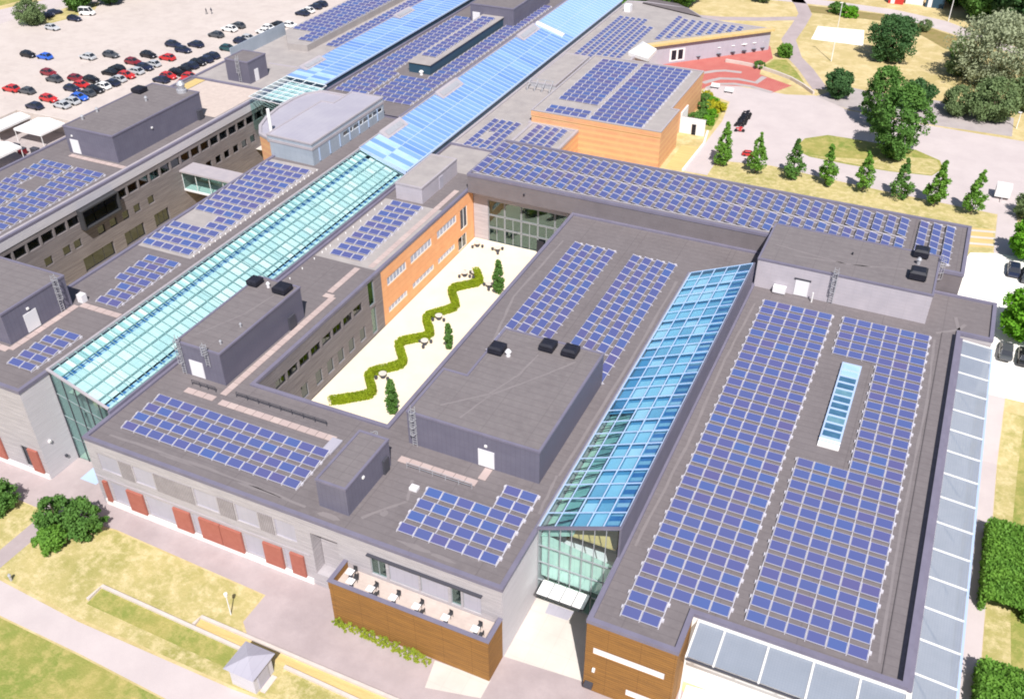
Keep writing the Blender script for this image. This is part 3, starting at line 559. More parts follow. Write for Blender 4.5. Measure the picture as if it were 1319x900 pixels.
for a in ys[::2]: part('post', MB().bar((13.4, a, GZ), (13.4, a, 8.3), .14, .14), 'white', scn)

# ------------------------------------------------------------------ long roof behind the courtyard
P3 = [(-66.2, 125.4), (8.4, 125.4), (8.4, 140), (-66.2, 140)]
B3, w3, r3 = building('office_building', 'long straight wing with a double row of solar panels closing the courtyard', P3, 12.4, ['fascia_grey', 'wood_grey'], 'roof', z0=9.2, mids=0)
q = MB(); MIDS_DARK[0] = 1
sh = shell([(-66.2, 127.3), (8.2, 127.3), (8.2, 139.8), (-66.2, 139.8)], -1.2, 9.2, 0, {0: [(2.6, 17.6, -.3, 7.5, .4)]})
part('wall', sh, ['wood_grey', 'dark_room'], B3)
part('soffit', MB().box(-66.15, 8.35, 125.45, 127.4, 9.2, 9.3), 'coping_light', B3)
for k in range(5):
    for j, (za, zb) in enumerate(((-.25, 2.4), (2.5, 4.7), (4.8, 7.45))):
        window(B3, (-66.2, 127.3), (1, 0), 2.65 + 2.98 * k, 2.65 + 2.98 * (k + 1) - .05, za, zb, .3, 'frame', 'glass_green', 1 if j < 2 else 0, .1)
part('door', MB().box(-54.6, -53.4, 127.0, 127.12, -.25, 2.2), 'black', B3)
part('roof_seam', MB().box(.95, 1.15, 126, 139.5, 12.262, 12.29), 'roof_dark', r3)
part('wall_lamp', MB().cone(-56.2, 125.3, 10.7, 10.95, .14, .14, 8), 'black', B3)
for x in (-35.4, -22.6): part('roof_seam', MB().box(x, x + .1, 118.6, 124.8, ZR + .004, ZR + .03), 'roof_dark', B1)

# ------------------------------------------------------------------ left range with the big plant room, tower, bridge
ZL = 12.8; ZLR = ZL - .14
P4 = [(-130, 53.7), (-86.4, 53.7), (-86.4, 140), (-98.3, 140), (-98.3, 71.2), (-130, 71.2)]
H4 = {0: [(130 - 90.0, 130 - 88.8, .4, 3.6, .3), (130 - 97.0, 130 - 95.6, .4, 3.6, .3)], 1: [(60 - 53.7 + 2.9 * k, 61.9 - 53.7 + 2.9 * k, 9.6, 11.6, .3) for k in range(26)]}
B4, w4, r4 = building('office_building', 'tall grey board-clad range beside the long glass roof, stepped out at its front end', P4, ZL, ['wood_grey', 'wood_white'], holes=H4, mids=[0, 1, 0, 0, 0, 0])
for h in H4[0]: window(B4, (-130, 53.7), (1, 0), *h, fm='frame_dark', mull=0)
for h in H4[1]: window(B4, (-86.4, 53.7), (0, 1), *h, fm='frame_dark', mull=0)
for a, c in ((-88.6, -87.1), (-95.3, -93.2)): part('shutter', MB().box(a, c, 53.4, 53.66, .25, 3.7), 'red_shutter', B4)
part('plinth', MB().box(-129.8, -86.5, 53.55, 53.69, -1.2, .15), 'white', B4)
part('wall_lamp', MB().box(-86.39, -86.15, 54.9, 55.2, 4.3, 4.6), 'white', B4); part('wall_lamp', MB().box(-86.39, -86.15, 56.3, 56.6, .9, 1.2), 'dark_metal', B4)
pr = plant_room(B4, rect(-124, -94.7, 60.2, 70.0), ZLR, 17.0)
part('door', MB().box(-94.69, -94.6, 62.9, 64.8, ZLR + .1, ZLR + 2.6), 'white_metal', pr); ladder(pr, -94.7, 68.3, ZLR, 17.0, 1, 0)
part('wall_lamp', MB().box(-94.69, -94.5, 63.6, 63.9, ZLR + 3, ZLR + 3.25), 'white', pr)
part('roof_cabinet', MB().box(-94.5, -93.6, 70.7, 71.5, ZLR, ZLR + 1.1), 'white_metal', B4)
slabs(B4, -94.0, 59.4, -94.0, 70.0, ZLR + .01); slabs(B4, -93.6, 70.4, -87.2, 70.4, ZLR + .01); slabs(B4, -99, 59.3, -94.2, 59.3, ZLR + .01)
part('roof_sheet', MB().box(-97.9, -88.6, 85.3, 116.6, ZLR, ZLR + .006), 'roof_light', r4)
part('roof_edging', MB().box(-98.2, -97.9, 85, 117, ZLR, ZLR + .2), 'white_metal', r4)
for k in range(27): cowl(B4, -88.5, 86 + 1.15 * k, ZLR, .11, .25, 'white')
T = [(-90, 117.3), (-90, 139.4), (-103, 139.4), (-105.0, 137.0), (-105.6, 133.8), (-105.6, 129.5), (-104.9, 125.2), (-103.6, 121.6), (-101.5, 118.8), (-98.6, 117.6)]
B5, w5, r5 = building('stair_tower', 'pale metal-clad rooftop tower with a curved side and a white flue', T, 15.6, ['metal_cladding', 'terracotta', 'glass_pale'], 'roof_metal', z0=-1.2, mids=[0, 0, 0, 0, 1, 1, 1, 1, 1, 0], cop='coping_light',
                       holes={0: [(9 + 3.2 * k, 12 + 3.2 * k, 14.1, 14.9, .15) for k in range(4)]})
for k in range(4): window(B5, (-90, 117.3), (0, 1), 9 + 3.2 * k, 12 + 3.2 * k, 14.1, 14.9, .15, 'white_metal', 'glass_pale', 0)
for k in range(7): part('cladding_rib', MB().box(-89.99, -89.9, 119 + 3 * k, 119.25 + 3 * k, 12.9, 15.1), 'pale_blue', B5)
part('flue', MB().cone(-99.6, 119.6, 15.3, 19.9, .28, .28, 10), 'white', B5)
ub = plant_room(B5, [(-99.0, 117.62), (-90.02, 117.32), (-90.02, 139.38), (-96.5, 139.38), (-96.5, 133.5), (-99.0, 133.5)], 15.4, 16.45, 'metal_cladding', 'roof_metal', 'coping_light')
br = thing('footbridge', 'glazed footbridge with a white roof spanning the narrow gap between two grey ranges', 'bridge', (-107, 115.5, 4.4))
part('roof', MB().box(-115.95, -98.32, 113.7, 117.4, 8.0, 8.3), 'coping_light', br); part('deck', MB().box(-115.95, -98.32, 114, 117.2, 4.4, 4.75), 'white_metal', br)
for k in range(6):
    x0 = -115.9 + 2.93 * k; part('pane', MB().box(x0 + .06, x0 + 2.85, 114.1, 114.14, 4.8, 7.98), 'glass_green', br); part('pane', MB().box(x0 + .06, x0 + 2.85, 117.0, 117.04, 4.8, 7.98), 'glass_green', br)
    part('mullion', MB().box(x0 - .03, x0 + .05, 114.05, 114.18, 4.76, 7.99), 'white_metal', br)
# ------------------------------------------------------------------ far left range
P6 = [(-135, 60), (-116, 60), (-116, 141), (-135, 141)]
H6 = {1: []}; vb = 60
w61 = [66.2 + 2.56 * k for k in range(29) if not 90.2 < 66.2 + 2.56 * k < 99.2]
for v in w61: H6[1].append((v - vb, v + 2.2 - vb, 9.1, 10.6, .5))
w62 = [(v, v + 1.5) for v in (73, 76.4, 80, 83.4, 87.0, 89.2, 94.2, 96.8, 99.6, 102.2, 105.5, 118, 120.4, 123, 125.4, 128, 130.5, 133)]
for a, c in w62: H6[1].append((a - vb, c - vb, 5.5, 6.9, .4))
w63 = [(90, 96.5), (99, 103.5), (106, 109.5)]
for a, c in w63: H6[1].append((a - vb, c - vb, 1.0, 3.4, .6))
B6, w6, r6 = building('office_building', 'weathered board-clad range facing the narrow gap, with a black framed bay window', P6, 13.0, ['wood_grey', 'wood_grey_dark'], holes=H6, mids=[0, 1, 0, 0])
part('top_band', MB().box(-115.99, -115.9, 60.1, 140.9, 11.4, 12.66), 'wood_white', B6)
for v in w61: window(B6, (-116, vb), (0, 1), v - vb, v + 2.2 - vb, 9.1, 10.6, .5, 'frame_dark', 'glass_window', 0)
for a, c in w62: window(B6, (-116, vb), (0, 1), a - vb, c - vb, 5.5, 6.9, .4, 'frame_dark', 'glass_window', 0)
for a, c in w63: window(B6, (-116, vb), (0, 1), a - vb, c - vb, 1.0, 3.4, .6, 'frame_dark', 'glass_window', 2)
bay = part('bay_window', MB().box(-115.99, -115.0, 91.3, 99.1, 11.0, 11.25).box(-115.99, -115.0, 91.3, 99.1, 8.0, 8.25).box(-115.99, -115.0, 91.3, 91.55, 8.25, 11.0).box(-115.99, -115.0, 98.85, 99.1, 8.25, 11.0), 'frame_dark', B6)
for k in range(3): part('pane', MB().box(-115.5, -115.44, 91.6 + 2.43 * k, 93.85 + 2.43 * k, 8.3, 10.95), 'glass_window', bay)
part('bay_back', MB().box(-115.97, -115.85, 91.6, 98.8, 8.3, 10.95), 'dark_room', bay)
pr = plant_room(B6, rect(-130, -119.4, 104.6, 125.8), 12.86, 17.5)
door(pr, -129.2, -127.4, 104.6, 12.96, 2.4); part('wall_lamp', MB().box(-128.6, -128.3, 104.45, 104.59, 15.9, 16.15), 'white', pr); part('wall_lamp', MB().box(-119.39, -119.2, 113, 113.3, 15.6, 15.85), 'white', pr)
ventilator(pr, -129.0, 121.5, 17.45, 2.0, 1.0); cowl(pr, -125.0, 118.7, 17.45, .3, .9); cowl(pr, -129.2, 111.5, 17.45, .3, .8); cowl(pr, -129.0, 108, 17.45, .3, .8)
part('exhaust_stack', MB().cone(-122.2, 124.6, 17.4, 18.0, .9, .9, 12).cone(-122.2, 124.6, 18.0, 18.9, .55, .75, 12).cone(-122.2, 124.6, 18.9, 19.5, .75, .4, 12), 'galv', pr)
slabs(B6, -129, 103.6, -117.2, 103.6, 12.88); part('hatch', MB().box(-119.38, -118.9, 124.2, 125.3, 12.86, 14.6), 'dark_metal', pr)
part('parapet_strip', MB().box(-117.2, -116.45, 60.4, 140.6, 12.87, 12.93), 'coping_light', r6)
part('terrace_deck', MB().box(-131, -117.4, 126.4, 140.4, 12.87, 12.91), 'terrace_floor', r6)
part('terrace_deck', MB().box(-133.5, -131.2, 133, 140.5, 12.87, 12.92), 'straw', r6)
pr = plant_room(B6, rect(-127.6, -122.2, 143.0, 148.6), 12.6, 16.9); part('door', MB().box(-122.19, -122.1, 144.6, 145.7, 12.7, 15), 'white_metal', pr); ladder(pr, -124.4, 143.0, 12.8, 16.9, 0, -1)
# north-west block
P7 = [(-135, 141.1), (-116, 141.1), (-116, 240), (-135, 240)]
B7, w7, r7 = building('office_building', 'low brown-roofed block by the car park with a raised solar deck', P7, 12.8, 'wood_grey', 'roof_light')
rd = plant_room(B7, [(-127.3, 162.5), (-122.9, 163.2), (-122.9, 240), (-132.9, 240), (-132.9, 169.5)], 12.7, 14.0, 'roof_light', 'roof_light', None) if False else None
q = [(-127.3, 162.5), (-122.9, 163.2), (-122.9, 239.5), (-132.9, 239.5), (-132.9, 169.5)]
dk = part('roof_deck', MB().prism(q, 12.6, 14.0), 'roof_light', B7)
part('screen_wall', MB().box(-133.9, -133.7, 152, 170.5, 12.6, 15.3), 'metal_cladding', B7)
part('roof_kerb', MB().bar((-126, 154, 12.7), (-116.5, 154.4, 12.7), .5, .15), 'coping_light', B7)
# north hall between the two blue glass roofs
P8 = [(-107, 139.8), (-87.3, 139.8), (-87.3, 250), (-107, 250)]
B8, w8, r8 = building('hall_building', 'wide hall roof crowded with solar panels between two blue glass roofs', P8, 12.8, 'wood_grey', 'roof')
lb = part('raised_rooflight', MB().box(-97.6, -92.8, 161.6, 195.3, 12.5, 14.6), 'teal_wall', B8); part('roof', MB().box(-97.8, -92.6, 161.4, 195.3, 14.603, 14.75), 'roof_light', lb)
cowl(B8, -94.5, 161.0, ZLR, .5, .9, 'white')
pr = plant_room(B8, rect(-101, -90.3, 195.4, 216), ZLR, 16.7); part('door', MB().box(-100.4, -98.6, 195.3, 195.39, ZLR, ZLR + 2.3), 'white_metal', pr)

# ------------------------------------------------------------------ terracotta block and low north-east wing
P9 = [(-68.3, 155.6), (-43.4, 155.6), (-43.4, 166.8), (-44.9, 166.8), (-44.9, 188.4), (-68.3, 188.4)]
B9, w9, r9 = building('school_building', 'terracotta block with horizontal bands and a roof full of solar panels', P9, 11.8, ['terracotta'], 'roof_light', z0=-1, cop=None)
coping(P9, 11.8, r9, 'coping_light', wd=.2, up=.06, dn=.1); part('fascia', shell(offset(P9, .09), 10.7, 11.66, 0), 'terracotta', B9)
P10 = [(-77.5, 141.1), (-58.9, 141.1), (-58.9, 155.5), (-68.4, 155.5), (-68.4, 188.5), (-62.4, 189), (-62.4, 205.8), (-39.8, 228.6), (-51.1, 229), (-56.7, 230.5), (-62, 236), (-72.9, 237), (-77.5, 236)]
B10, w10, r10 = building('school_building', 'low fan-shaped wing with striped solar rows and a cream eave over a red plaza', P10, Z, ['terracotta', 'grey_panel'], 'roof_light', z0=-1, mids=[0, 0, 0, 0, 1, 1, 1, 1, 1, 1, 1, 1, 1], cop='coping_light')
d10 = Vector((22.6, 22.8)).normalized(); n10 = Vector((d10.y, -d10.x))
def along(s, o, z): k = Vector((-62.4, 205.8)) + d10 * s + n10 * o; return (k.x, k.y, z)
part('eave', MB().add([along(-.5, -.6, 9.56), along(32.6, -.6, 9.56), along(32.6, .75, 9.45), along(-.5, .75, 9.45), along(-.5, -.6, 9.2), along(32.6, -.6, 9.2), along(32.6, .75, 9.0), along(-.5, .75, 9.0)], [(0, 1, 2, 3), (3, 2, 6, 7), (1, 5, 6, 2), (0, 3, 7, 4)]), 'straw', B10)
for k, s in enumerate((6.4, 8.1)): part('window', MB().add([along(s, .03, 5.2), along(s + 1.2, .03, 5.2), along(s + 1.2, .03, 7.4), along(s, .03, 7.4), along(s, -.05, 5.2), along(s + 1.2, -.05, 5.2), along(s + 1.2, -.05, 7.4), along(s, -.05, 7.4)], [(0, 1, 2, 3), (0, 3, 7, 4), (1, 5, 6, 2), (3, 2, 6, 7)]), 'black', B10)
part('window_surround', MB().add([along(5.9, .015, 4.9), along(9.8, .015, 4.9), along(9.8, .015, 7.7), along(5.9, .015, 7.7)], [(0, 1, 2, 3)]), 'white', B10)
part('dark_roof', MB().add([(-56.9, 230.3, 9.55), (-62, 235.8, 9.55), (-66.5, 243, 8.2), (-73.5, 243, 8.6), (-73.5, 235.5, 9.55)], [(0, 1, 2, 3, 4)]), 'roof_dark', B10)
sh9 = plant_room(B10, rect(-76.0, -70.5, 172.5, 191.2), ZR, 10.3, 'galv', 'roof_light', 'coping_light')
for (x0, x1) in ((-75.8, -70.8),):
    q = MB()
    for k in range(4): q.bar((x0 + 1.6 * k, 170.2, ZR), (x0 + 1.6 * k, 172.3, ZR + 1.8), .12, .12).bar((x0 + 1.6 * k, 170.2, ZR), (x0 + 1.6 * k, 170.2, ZR + 1.8), .1, .1)
    q.bar((x0, 170.2, ZR + 1.8), (x1, 170.2, ZR + 1.8), .1, .1).bar((x0, 172.3, ZR + 1.8), (x1, 172.3, ZR + 1.8), .1, .1); part('pipe_frame', q, 'galv', B10)
part('roof_cabinet', MB().box(-75.6, -74.0, 227.6, 229.2, ZR, ZR + 1.6), 'white_metal', B10)
part('roof_edging', MB().box(-68.2, -67.7, 141.6, 155.2, ZR, ZR + .25), 'coping_light', r10)
cn = MB().add([(-64.2, 198.2, ZR), (-59.0, 196.0, ZR), (-59.2, 202.6, ZR), (-63.7, 206.4, ZR), (-61.7, 200.8, ZR + 2.2), (-64.2, 198.2, ZR + .7), (-59.0, 196.0, ZR + .7), (-59.2, 202.6, ZR + .7), (-63.7, 206.4, ZR + .7)], [(5, 6, 4), (6, 7, 4), (7, 8, 4), (8, 5, 4), (0, 1, 6, 5), (1, 2, 7, 6), (2, 3, 8, 7), (3, 0, 5, 8)])
solid('membrane_tent', cn, 'white', 'white peaked membrane tent beside the terracotta block roof', 'tent', (-61.7, 200.8, ZR))
for x, y in ((-59.1, 196.2), (-59.3, 202.4), (-62.2, 204.9)): pass

# ------------------------------------------------------------------ glass roofs
def glass_roof(name, label, uL, zL, uR, zR, va, vb_, ncol, step, panem, barm='white_metal', bw=.09, pick=None, loc_z=GZ, hsplit=None):
    t = thing(name, label, 'glass roof', ((uL + uR) / 2, (va + vb_) / 2, loc_z)); n = max(1, round((vb_ - va) / step)); st = (vb_ - va) / n
    pt = lambda a, v, dz=0: (uL + (uR - uL) * a, v, zL + (zR - zL) * a + dz)
    for i in range(n):
        y0, y1 = va + st * i, va + st * (i + 1)
        for c in range(ncol):
            a0, a1 = c / ncol, (c + 1) / ncol; e = bw * .5 / abs(uR - uL)
            p = [pt(a0 + e, y0 + bw / 2), pt(a1 - e, y0 + bw / 2), pt(a1 - e, y1 - bw / 2), pt(a0 + e, y1 - bw / 2)]; d = [(x, y, z - .03) for x, y, z in p]
            part('pane', MB().add(p + d, [(0, 1, 2, 3), (7, 6, 5, 4), (0, 4, 5, 1), (1, 5, 6, 2), (2, 6, 7, 3), (3, 7, 4, 0)]), pick(c, i) if pick else panem, t)
    for i in range(n + 1): part('glazing_bar', MB().bar(pt(0, va + st * i, .02), pt(1, va + st * i, .02), bw, .1), barm, t)
    for c in range(ncol + 1): part('purlin', MB().bar(pt(c / ncol, va, -.06), pt(c / ncol, vb_, -.06), bw * 1.2, .14), barm, t)
    return t, pt
# long glass roof, front stretch: clear green glass over blinds
A1, pt1 = glass_roof('glass_atrium', 'long pale green glass roof running back beside the left range, blinds showing through', -86.3, 13.1, -78.0, 10.0, 58.0, 125.0, 5, 1.34, 'glass_cyan', 'green_bar', .055, pick=lambda c, i: random.choice(('glass_cyan', 'glass_cyan', 'glass_cyan_b', 'glass_cyan_c')))
for k in range(15):
    a, c = 58.3 + 4.46 * k, 58.3 + 4.46 * (k + 1) - .06
    part('blind', MB().add([pt1(.25, a, -.4), pt1(.86, a, -.4), pt1(.86, c, -.4), pt1(.25, c, -.4)], [(0, 1, 2, 3)]), 'screen', A1)
part('floor', MB().quad((-86.3, 58.1, -.5), (-77.9, 58.1, -.5), (-77.9, 139, -.5), (-86.3, 139, -.5)), 'concrete', A1)
part('floor', MB().quad((-86.3, 59.5, 8.6), (-84.9, 59.5, 8.6), (-84.9, 124, 8.6), (-86.3, 124, 8.6)), 'concrete', A1)
for k in range(15):
    a, c = 58.3 + 4.46 * k, 58.3 + 4.46 * (k + 1) - .06
    part('blind', MB().add([pt1(.015, a, -.45), pt1(.155, a, -.45), pt1(.155, c, -.45), pt1(.015, c, -.45)], [(0, 1, 2, 3)]), 'screen_edge', A1)
    part('blind', MB().add([pt1(.925, a, -.45), pt1(.985, a, -.45), pt1(.985, c, -.45), pt1(.925, c, -.45)], [(0, 1, 2, 3)]), 'screen', A1)
part('roof_liner', MB().add([pt1(.14, 58.2, -.8), pt1(.26, 58.2, -.8), pt1(.26, 124.9, -.8), pt1(.14, 124.9, -.8)], [(0, 1, 2, 3)]), 'deep_blue', A1)
part('roof_liner', MB().add([pt1(.85, 58.2, -.8), pt1(.935, 58.2, -.8), pt1(.935, 124.9, -.8), pt1(.85, 124.9, -.8)], [(0, 1, 2, 3)]), 'deep_blue', A1)
part('gutter', MB().box(-78.05, -77.75, 57.7, 141, 9.42, 9.9), 'coping', A1); part('ridge_cap', MB().box(-86.45, -86.2, 57.9, 125.3, 12.82, 13.22), 'coping_light', A1)
part('verge', MB().bar(pt1(-.01, 57.9, .08), pt1(1.0, 57.9, .08), .3, .22), 'coping_light', A1)
for c in range(5):                                       # glazed end wall
    x0, x1 = -86.3 + 1.66 * c, -86.3 + 1.66 * (c + 1)
    zt = lambda x: 13.1 - (x + 86.3) / 8.3 * 3.1 - .12
    for j in range(4):
        f0, f1 = j / 4, (j + 1) / 4; A_ = lambda x, f: -.6 + (zt(x) + .6) * f
        p = [(x0 + .05, 58.0, A_(x0, f0) + .05), (x1 - .05, 58.0, A_(x1, f0) + .05), (x1 - .05, 58.0, A_(x1, f1) - .03), (x0 + .05, 58.0, A_(x0, f1) - .03)]
        part('pane', MB().add(p + [(x, y + .03, z) for x, y, z in p], [(0, 1, 2, 3), (7, 6, 5, 4), (0, 4, 5, 1), (1, 5, 6, 2), (2, 6, 7, 3), (3, 7, 4, 0)]), 'glass_green', A1)
    part('mullion', MB().bar((x0, 58.0, -.6), (x0, 58.0, zt(x0)), .12, .1), 'dark_metal', A1)
for f in (.25, .5, .75): part('transom', MB().bar((-86.3, 58.03, -.6 + 13.6 * f), (-78, 58.03, -.6 + 10.5 * f), .1, .08), 'frame', A1)
for k in range(4): part('truss', MB().bar((-86, 59.0 + k, 12.2), (-78.3, 59.0 + k, 7.4), .12, .12), 'frame_dark', A1)
# rear stretch
def blue_roof(label, uL, zL, uR, zR, va, vb_, base, dorm, hi_from):
    t, pt = glass_roof('glass_atrium', label, uL, zL, uR, zR, va, vb_, 2, 1.5, 'sky_painted_glass', 'pale_blue', .13, pick=lambda c, i: 'sky_painted_glass_hi' if va + 1.5 * i > hi_from else 'blue_teal' if i < 4 and (i + c) % 2 else 'sky_painted_glass')
    part('side_wall', MB().box(uR - .2, uR - .05, va, vb_, base - .3, zR - .1), 'teal_wall', t); part('gutter', MB().bar((uR + .05, va, zR), (uR + .05, vb_, zR), .3, .25), 'pale_blue', t)
    part('ridge_cap', MB().box(uL - .15, uL + .1, va, vb_, base - .3 if uL > -100 else 12.6, zL + .12), 'coping_light', t)
    for a, c in dorm:
        d = part('vent_dormer', MB().add([pt(.02, a, .05), pt(.02, c, .05), pt(.22, a, .05), pt(.22, c, .05), pt(.02, a, .6), pt(.02, c, .6)], [(0, 2, 4), (1, 5, 3), (4, 2, 3, 5), (0, 4, 5, 1)]), 'coping_light', t)
        part('vent_grille', MB().add([pt(.08, a + .8, .50), pt(.08, c - .8, .50), pt(.18, c - .8, .24), pt(.18, a + .8, .24)], [(3, 2, 1, 0)]), 'galv', d)
    return t, pt
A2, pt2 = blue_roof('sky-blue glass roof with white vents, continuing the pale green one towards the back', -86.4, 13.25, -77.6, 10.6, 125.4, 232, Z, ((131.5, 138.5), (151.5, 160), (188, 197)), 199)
part('white_beam', MB().bar(pt2(.03, 198.6, .25), pt2(.78, 198.6, .25), .9, .5), 'white', A2); part('end_panel', MB().add([pt2(0, 125.3, 0), pt2(1, 125.3, 0), pt2(1, 125.3, -.7), pt2(0, 125.3, -.4)], [(3, 2, 1, 0)]), 'pale_blue', A2)
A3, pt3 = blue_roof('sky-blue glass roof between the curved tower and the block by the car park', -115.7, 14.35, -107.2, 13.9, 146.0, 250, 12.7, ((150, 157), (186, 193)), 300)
A3b, pt3b = glass_roof('glass_atrium', 'short clear green glass roof at the curved side of the pale tower', -115.7, 14.3, -106.5, 13.85, 134.2, 145.8, 4, 1.6, 'glass_cyan')
part('end_pane', MB().box(-115.6, -106.6, 134.15, 134.2, 8, 13.8), 'glass_green', A3b); part('blind', MB().quad((-115.3, 137, 13.2), (-107, 137, 13.2), (-107, 145.7, 13.2), (-115.3, 145.7, 13.2)), 'screen', A3b)
for k in range(5): part('truss', MB().bar((-115.4, 134.8 + .7 * k, 13.7), (-107.2, 135.8 + .7 * k, 10.4), .12, .12), 'frame', A3b)
part('floor', MB().quad((-116, 134, 4), (-106, 134, 4), (-106, 146, 4), (-116, 146, 4)), 'concrete', A3b)
# glass roof beside the hall
def pickb(c, i): return 'glass_cyan' if (c == 0 and i < 8) else random.choice(('glass_blue', 'glass_blue', 'glass_blue_b', 'glass_blue_c'))
A4, pt4 = glass_roof('glass_atrium', 'bright blue sloping glass roof beside the hall, with entrance below its front end', -25.95, 9.8, -17.7, 13.35, 61.8, 115.1, 5, 2.22, 'glass_blue', 'pale_blue', .1, pick=pickb)
for k in range(24):
    a = 62.1 + 2.22 * k; dz = -.4
    for s0, s1 in ((.41, .59), (.61, .79)) if k < 9 else ((.21, .39), (.41, .59), (.61, .79)) if k < 15 else ((.01, .19), (.21, .39), (.41, .59), (.61, .79)):
        part('blind', MB().add([pt4(s0, a, dz), pt4(s1, a, dz), pt4(s1, a + (1.55 if k % 2 else 2.18), dz), pt4(s0, a + (1.55 if k % 2 else 2.18), dz)], [(0, 1, 2, 3)]), 'screen_blue', A4)
part('floor', MB().quad((-25.9, 61.9, -.5), (-17.7, 61.9, -.5), (-17.7, 115, -.5), (-25.9, 115, -.5)), 'green_floor', A4)
part('roof_liner', MB().add([pt4(.80, 62.2, -.75), pt4(.99, 62.2, -.75), pt4(.99, 114.9, -.75), pt4(.80, 114.9, -.75)], [(0, 1, 2, 3)]), 'deep_blue', A4)
part('roof_liner', MB().add([pt4(.4, 62.2, -.7), pt4(.8, 62.2, -.7), pt4(.8, 114.9, -.7), pt4(.4, 114.9, -.7)], [(0, 1, 2, 3)]), 'mid_blue', A4)
part('roof_liner', MB().add([pt4(.01, 62.2, -1.6), pt4(.42, 62.2, -1.6), pt4(.42, 92, -1.6), pt4(.01, 92, -1.6)], [(0, 1, 2, 3)]), 'green_liner', A4)
part('roof_liner', MB().add([pt4(.01, 82, -.7), pt4(.4, 82, -.7), pt4(.4, 114.9, -.7), pt4(.01, 114.9, -.7)], [(0, 1, 2, 3)]), 'mid_blue', A4)
for k in range(12): part('truss', MB().bar((-25.8, 62.6 + 1.8 * k, 9.3), (-22.7, 63.9 + 1.8 * k, 10.5), .09, .09), 'frame_dark', A4)
part('gallery', MB().box(-19.4, -17.7, 66, 114.8, 7.6, 7.9), 'teal_wall', A4)
part('high_wall', MB().box(-17.66, -17.45, 61.7, 115.3, Z - .3, 13.42), 'plant_wall', A4)
part('far_gable', MB().add([(-25.9, 115.2, 9.2), (-17.6, 115.2, 9.2), (-17.6, 115.2, 13.3), (-25.9, 115.2, 9.75)], [(3, 2, 1, 0)]), 'plant_wall', A4)
part('verge', MB().bar(pt4(-.01, 61.68, .06), pt4(1.02, 61.68, .06), .3, .24), 'coping', A4); part('eave_gutter', MB().box(-26.2, -25.9, 61.7, 115.2, 9.53, 9.72), 'galv', A4)
nf = 7
for c in range(nf):
    x0, x1 = -25.95 + 8.2 / nf * c, -25.95 + 8.2 / nf * (c + 1); zt = lambda x: 9.75 + (x + 25.95) / 8.25 * 3.55 - .15
    lv = [-.6, 2.3, 5.0, 7.4]
    for j in range(4):
        za, zb = lv[j], lv[j + 1] if j < 3 else None
        p = [(x0 + .04, 61.8, za + .04), (x1 - .04, 61.8, za + .04), (x1 - .04, 61.8, (zb or zt(x1)) - .04), (x0 + .04, 61.8, (zb or zt(x0)) - .04)]
        part('pane', MB().add(p + [(x, y + .03, z) for x, y, z in p], [(0, 1, 2, 3), (7, 6, 5, 4), (0, 4, 5, 1), (1, 5, 6, 2), (2, 6, 7, 3), (3, 7, 4, 0)]), 'glass_cyan', A4)
    part('mullion', MB().bar((x0, 61.8, -.6), (x0, 61.8, zt(x0)), .08, .08), 'frame', A4)
for zz in (2.3, 5.0, 7.4): part('transom', MB().box(-25.9, -17.75, 61.74, 61.86, zz - .05, zz + .05), 'frame', A4)
for k in range(3): part('gallery', MB().box(-25.5, -18, 63.5 + 7 * k, 66 + 7 * k, 4.6, 4.9), 'white_metal', A4)
part('landing', MB().box(-23.4, -18.4, 63.4, 66.5, 8.3, 8.55), 'straw', A4); part('landing_wall', MB().box(-22.8, -18, 66.6, 66.8, 5, 10.2), 'wood_brown', A4)
part('blind', MB().quad((-25.8, 62.35, 2.4), (-17.8, 62.35, 2.4), (-17.8, 62.35, 7.2), (-25.8, 62.35, 8.6)), 'front_blind', A4)
ec = part('entrance_canopy', MB().box(-25.3, -20.0, 59.6, 61.7, 2.5, 2.62), 'frame_dark', A4)
for k in range(4): part('canopy_pane', MB().box(-25.2 + 1.29 * k, -24.0 + 1.29 * k, 59.7, 61.65, 2.625, 2.66), 'white', ec)

# ------------------------------------------------------------------ solar arrays
def panel_mesh(wd, dp, tilt=11):
    c, s = dp * math.cos(R(tilt)), dp * math.sin(R(tilt)); q = MB(); z0 = .16; h = wd / 2
    tv = [(-h, 0, z0), (h, 0, z0), (h, c, z0 + s), (-h, c, z0 + s)]; bv = [(x, y, z - .05) for x, y, z in tv]
    q.add(tv + bv, [(0, 1, 2, 3), (0, 4, 5, 1), (1, 5, 6, 2), (2, 6, 7, 3), (3, 7, 4, 0)], 0)
    e = .04; k = s / c
    q.add([(-h + e, e, z0 + e * k + .006), (h - e, e, z0 + e * k + .006), (h - e, c - e, z0 + (c - e) * k + .006), (-h + e, c - e, z0 + (c - e) * k + .006)], [(0, 1, 2, 3)], 1)
    q.add([(-h, c, z0 + s - .05), (h, c, z0 + s - .05), (h, c + .22, .02), (-h, c + .22, .02)], [(0, 1, 2, 3), (3, 2, 1, 0)], 2)
    return q.mesh('solar_panel', ['panel_frame', 'cell', 'deflector'])
PANEL = {}
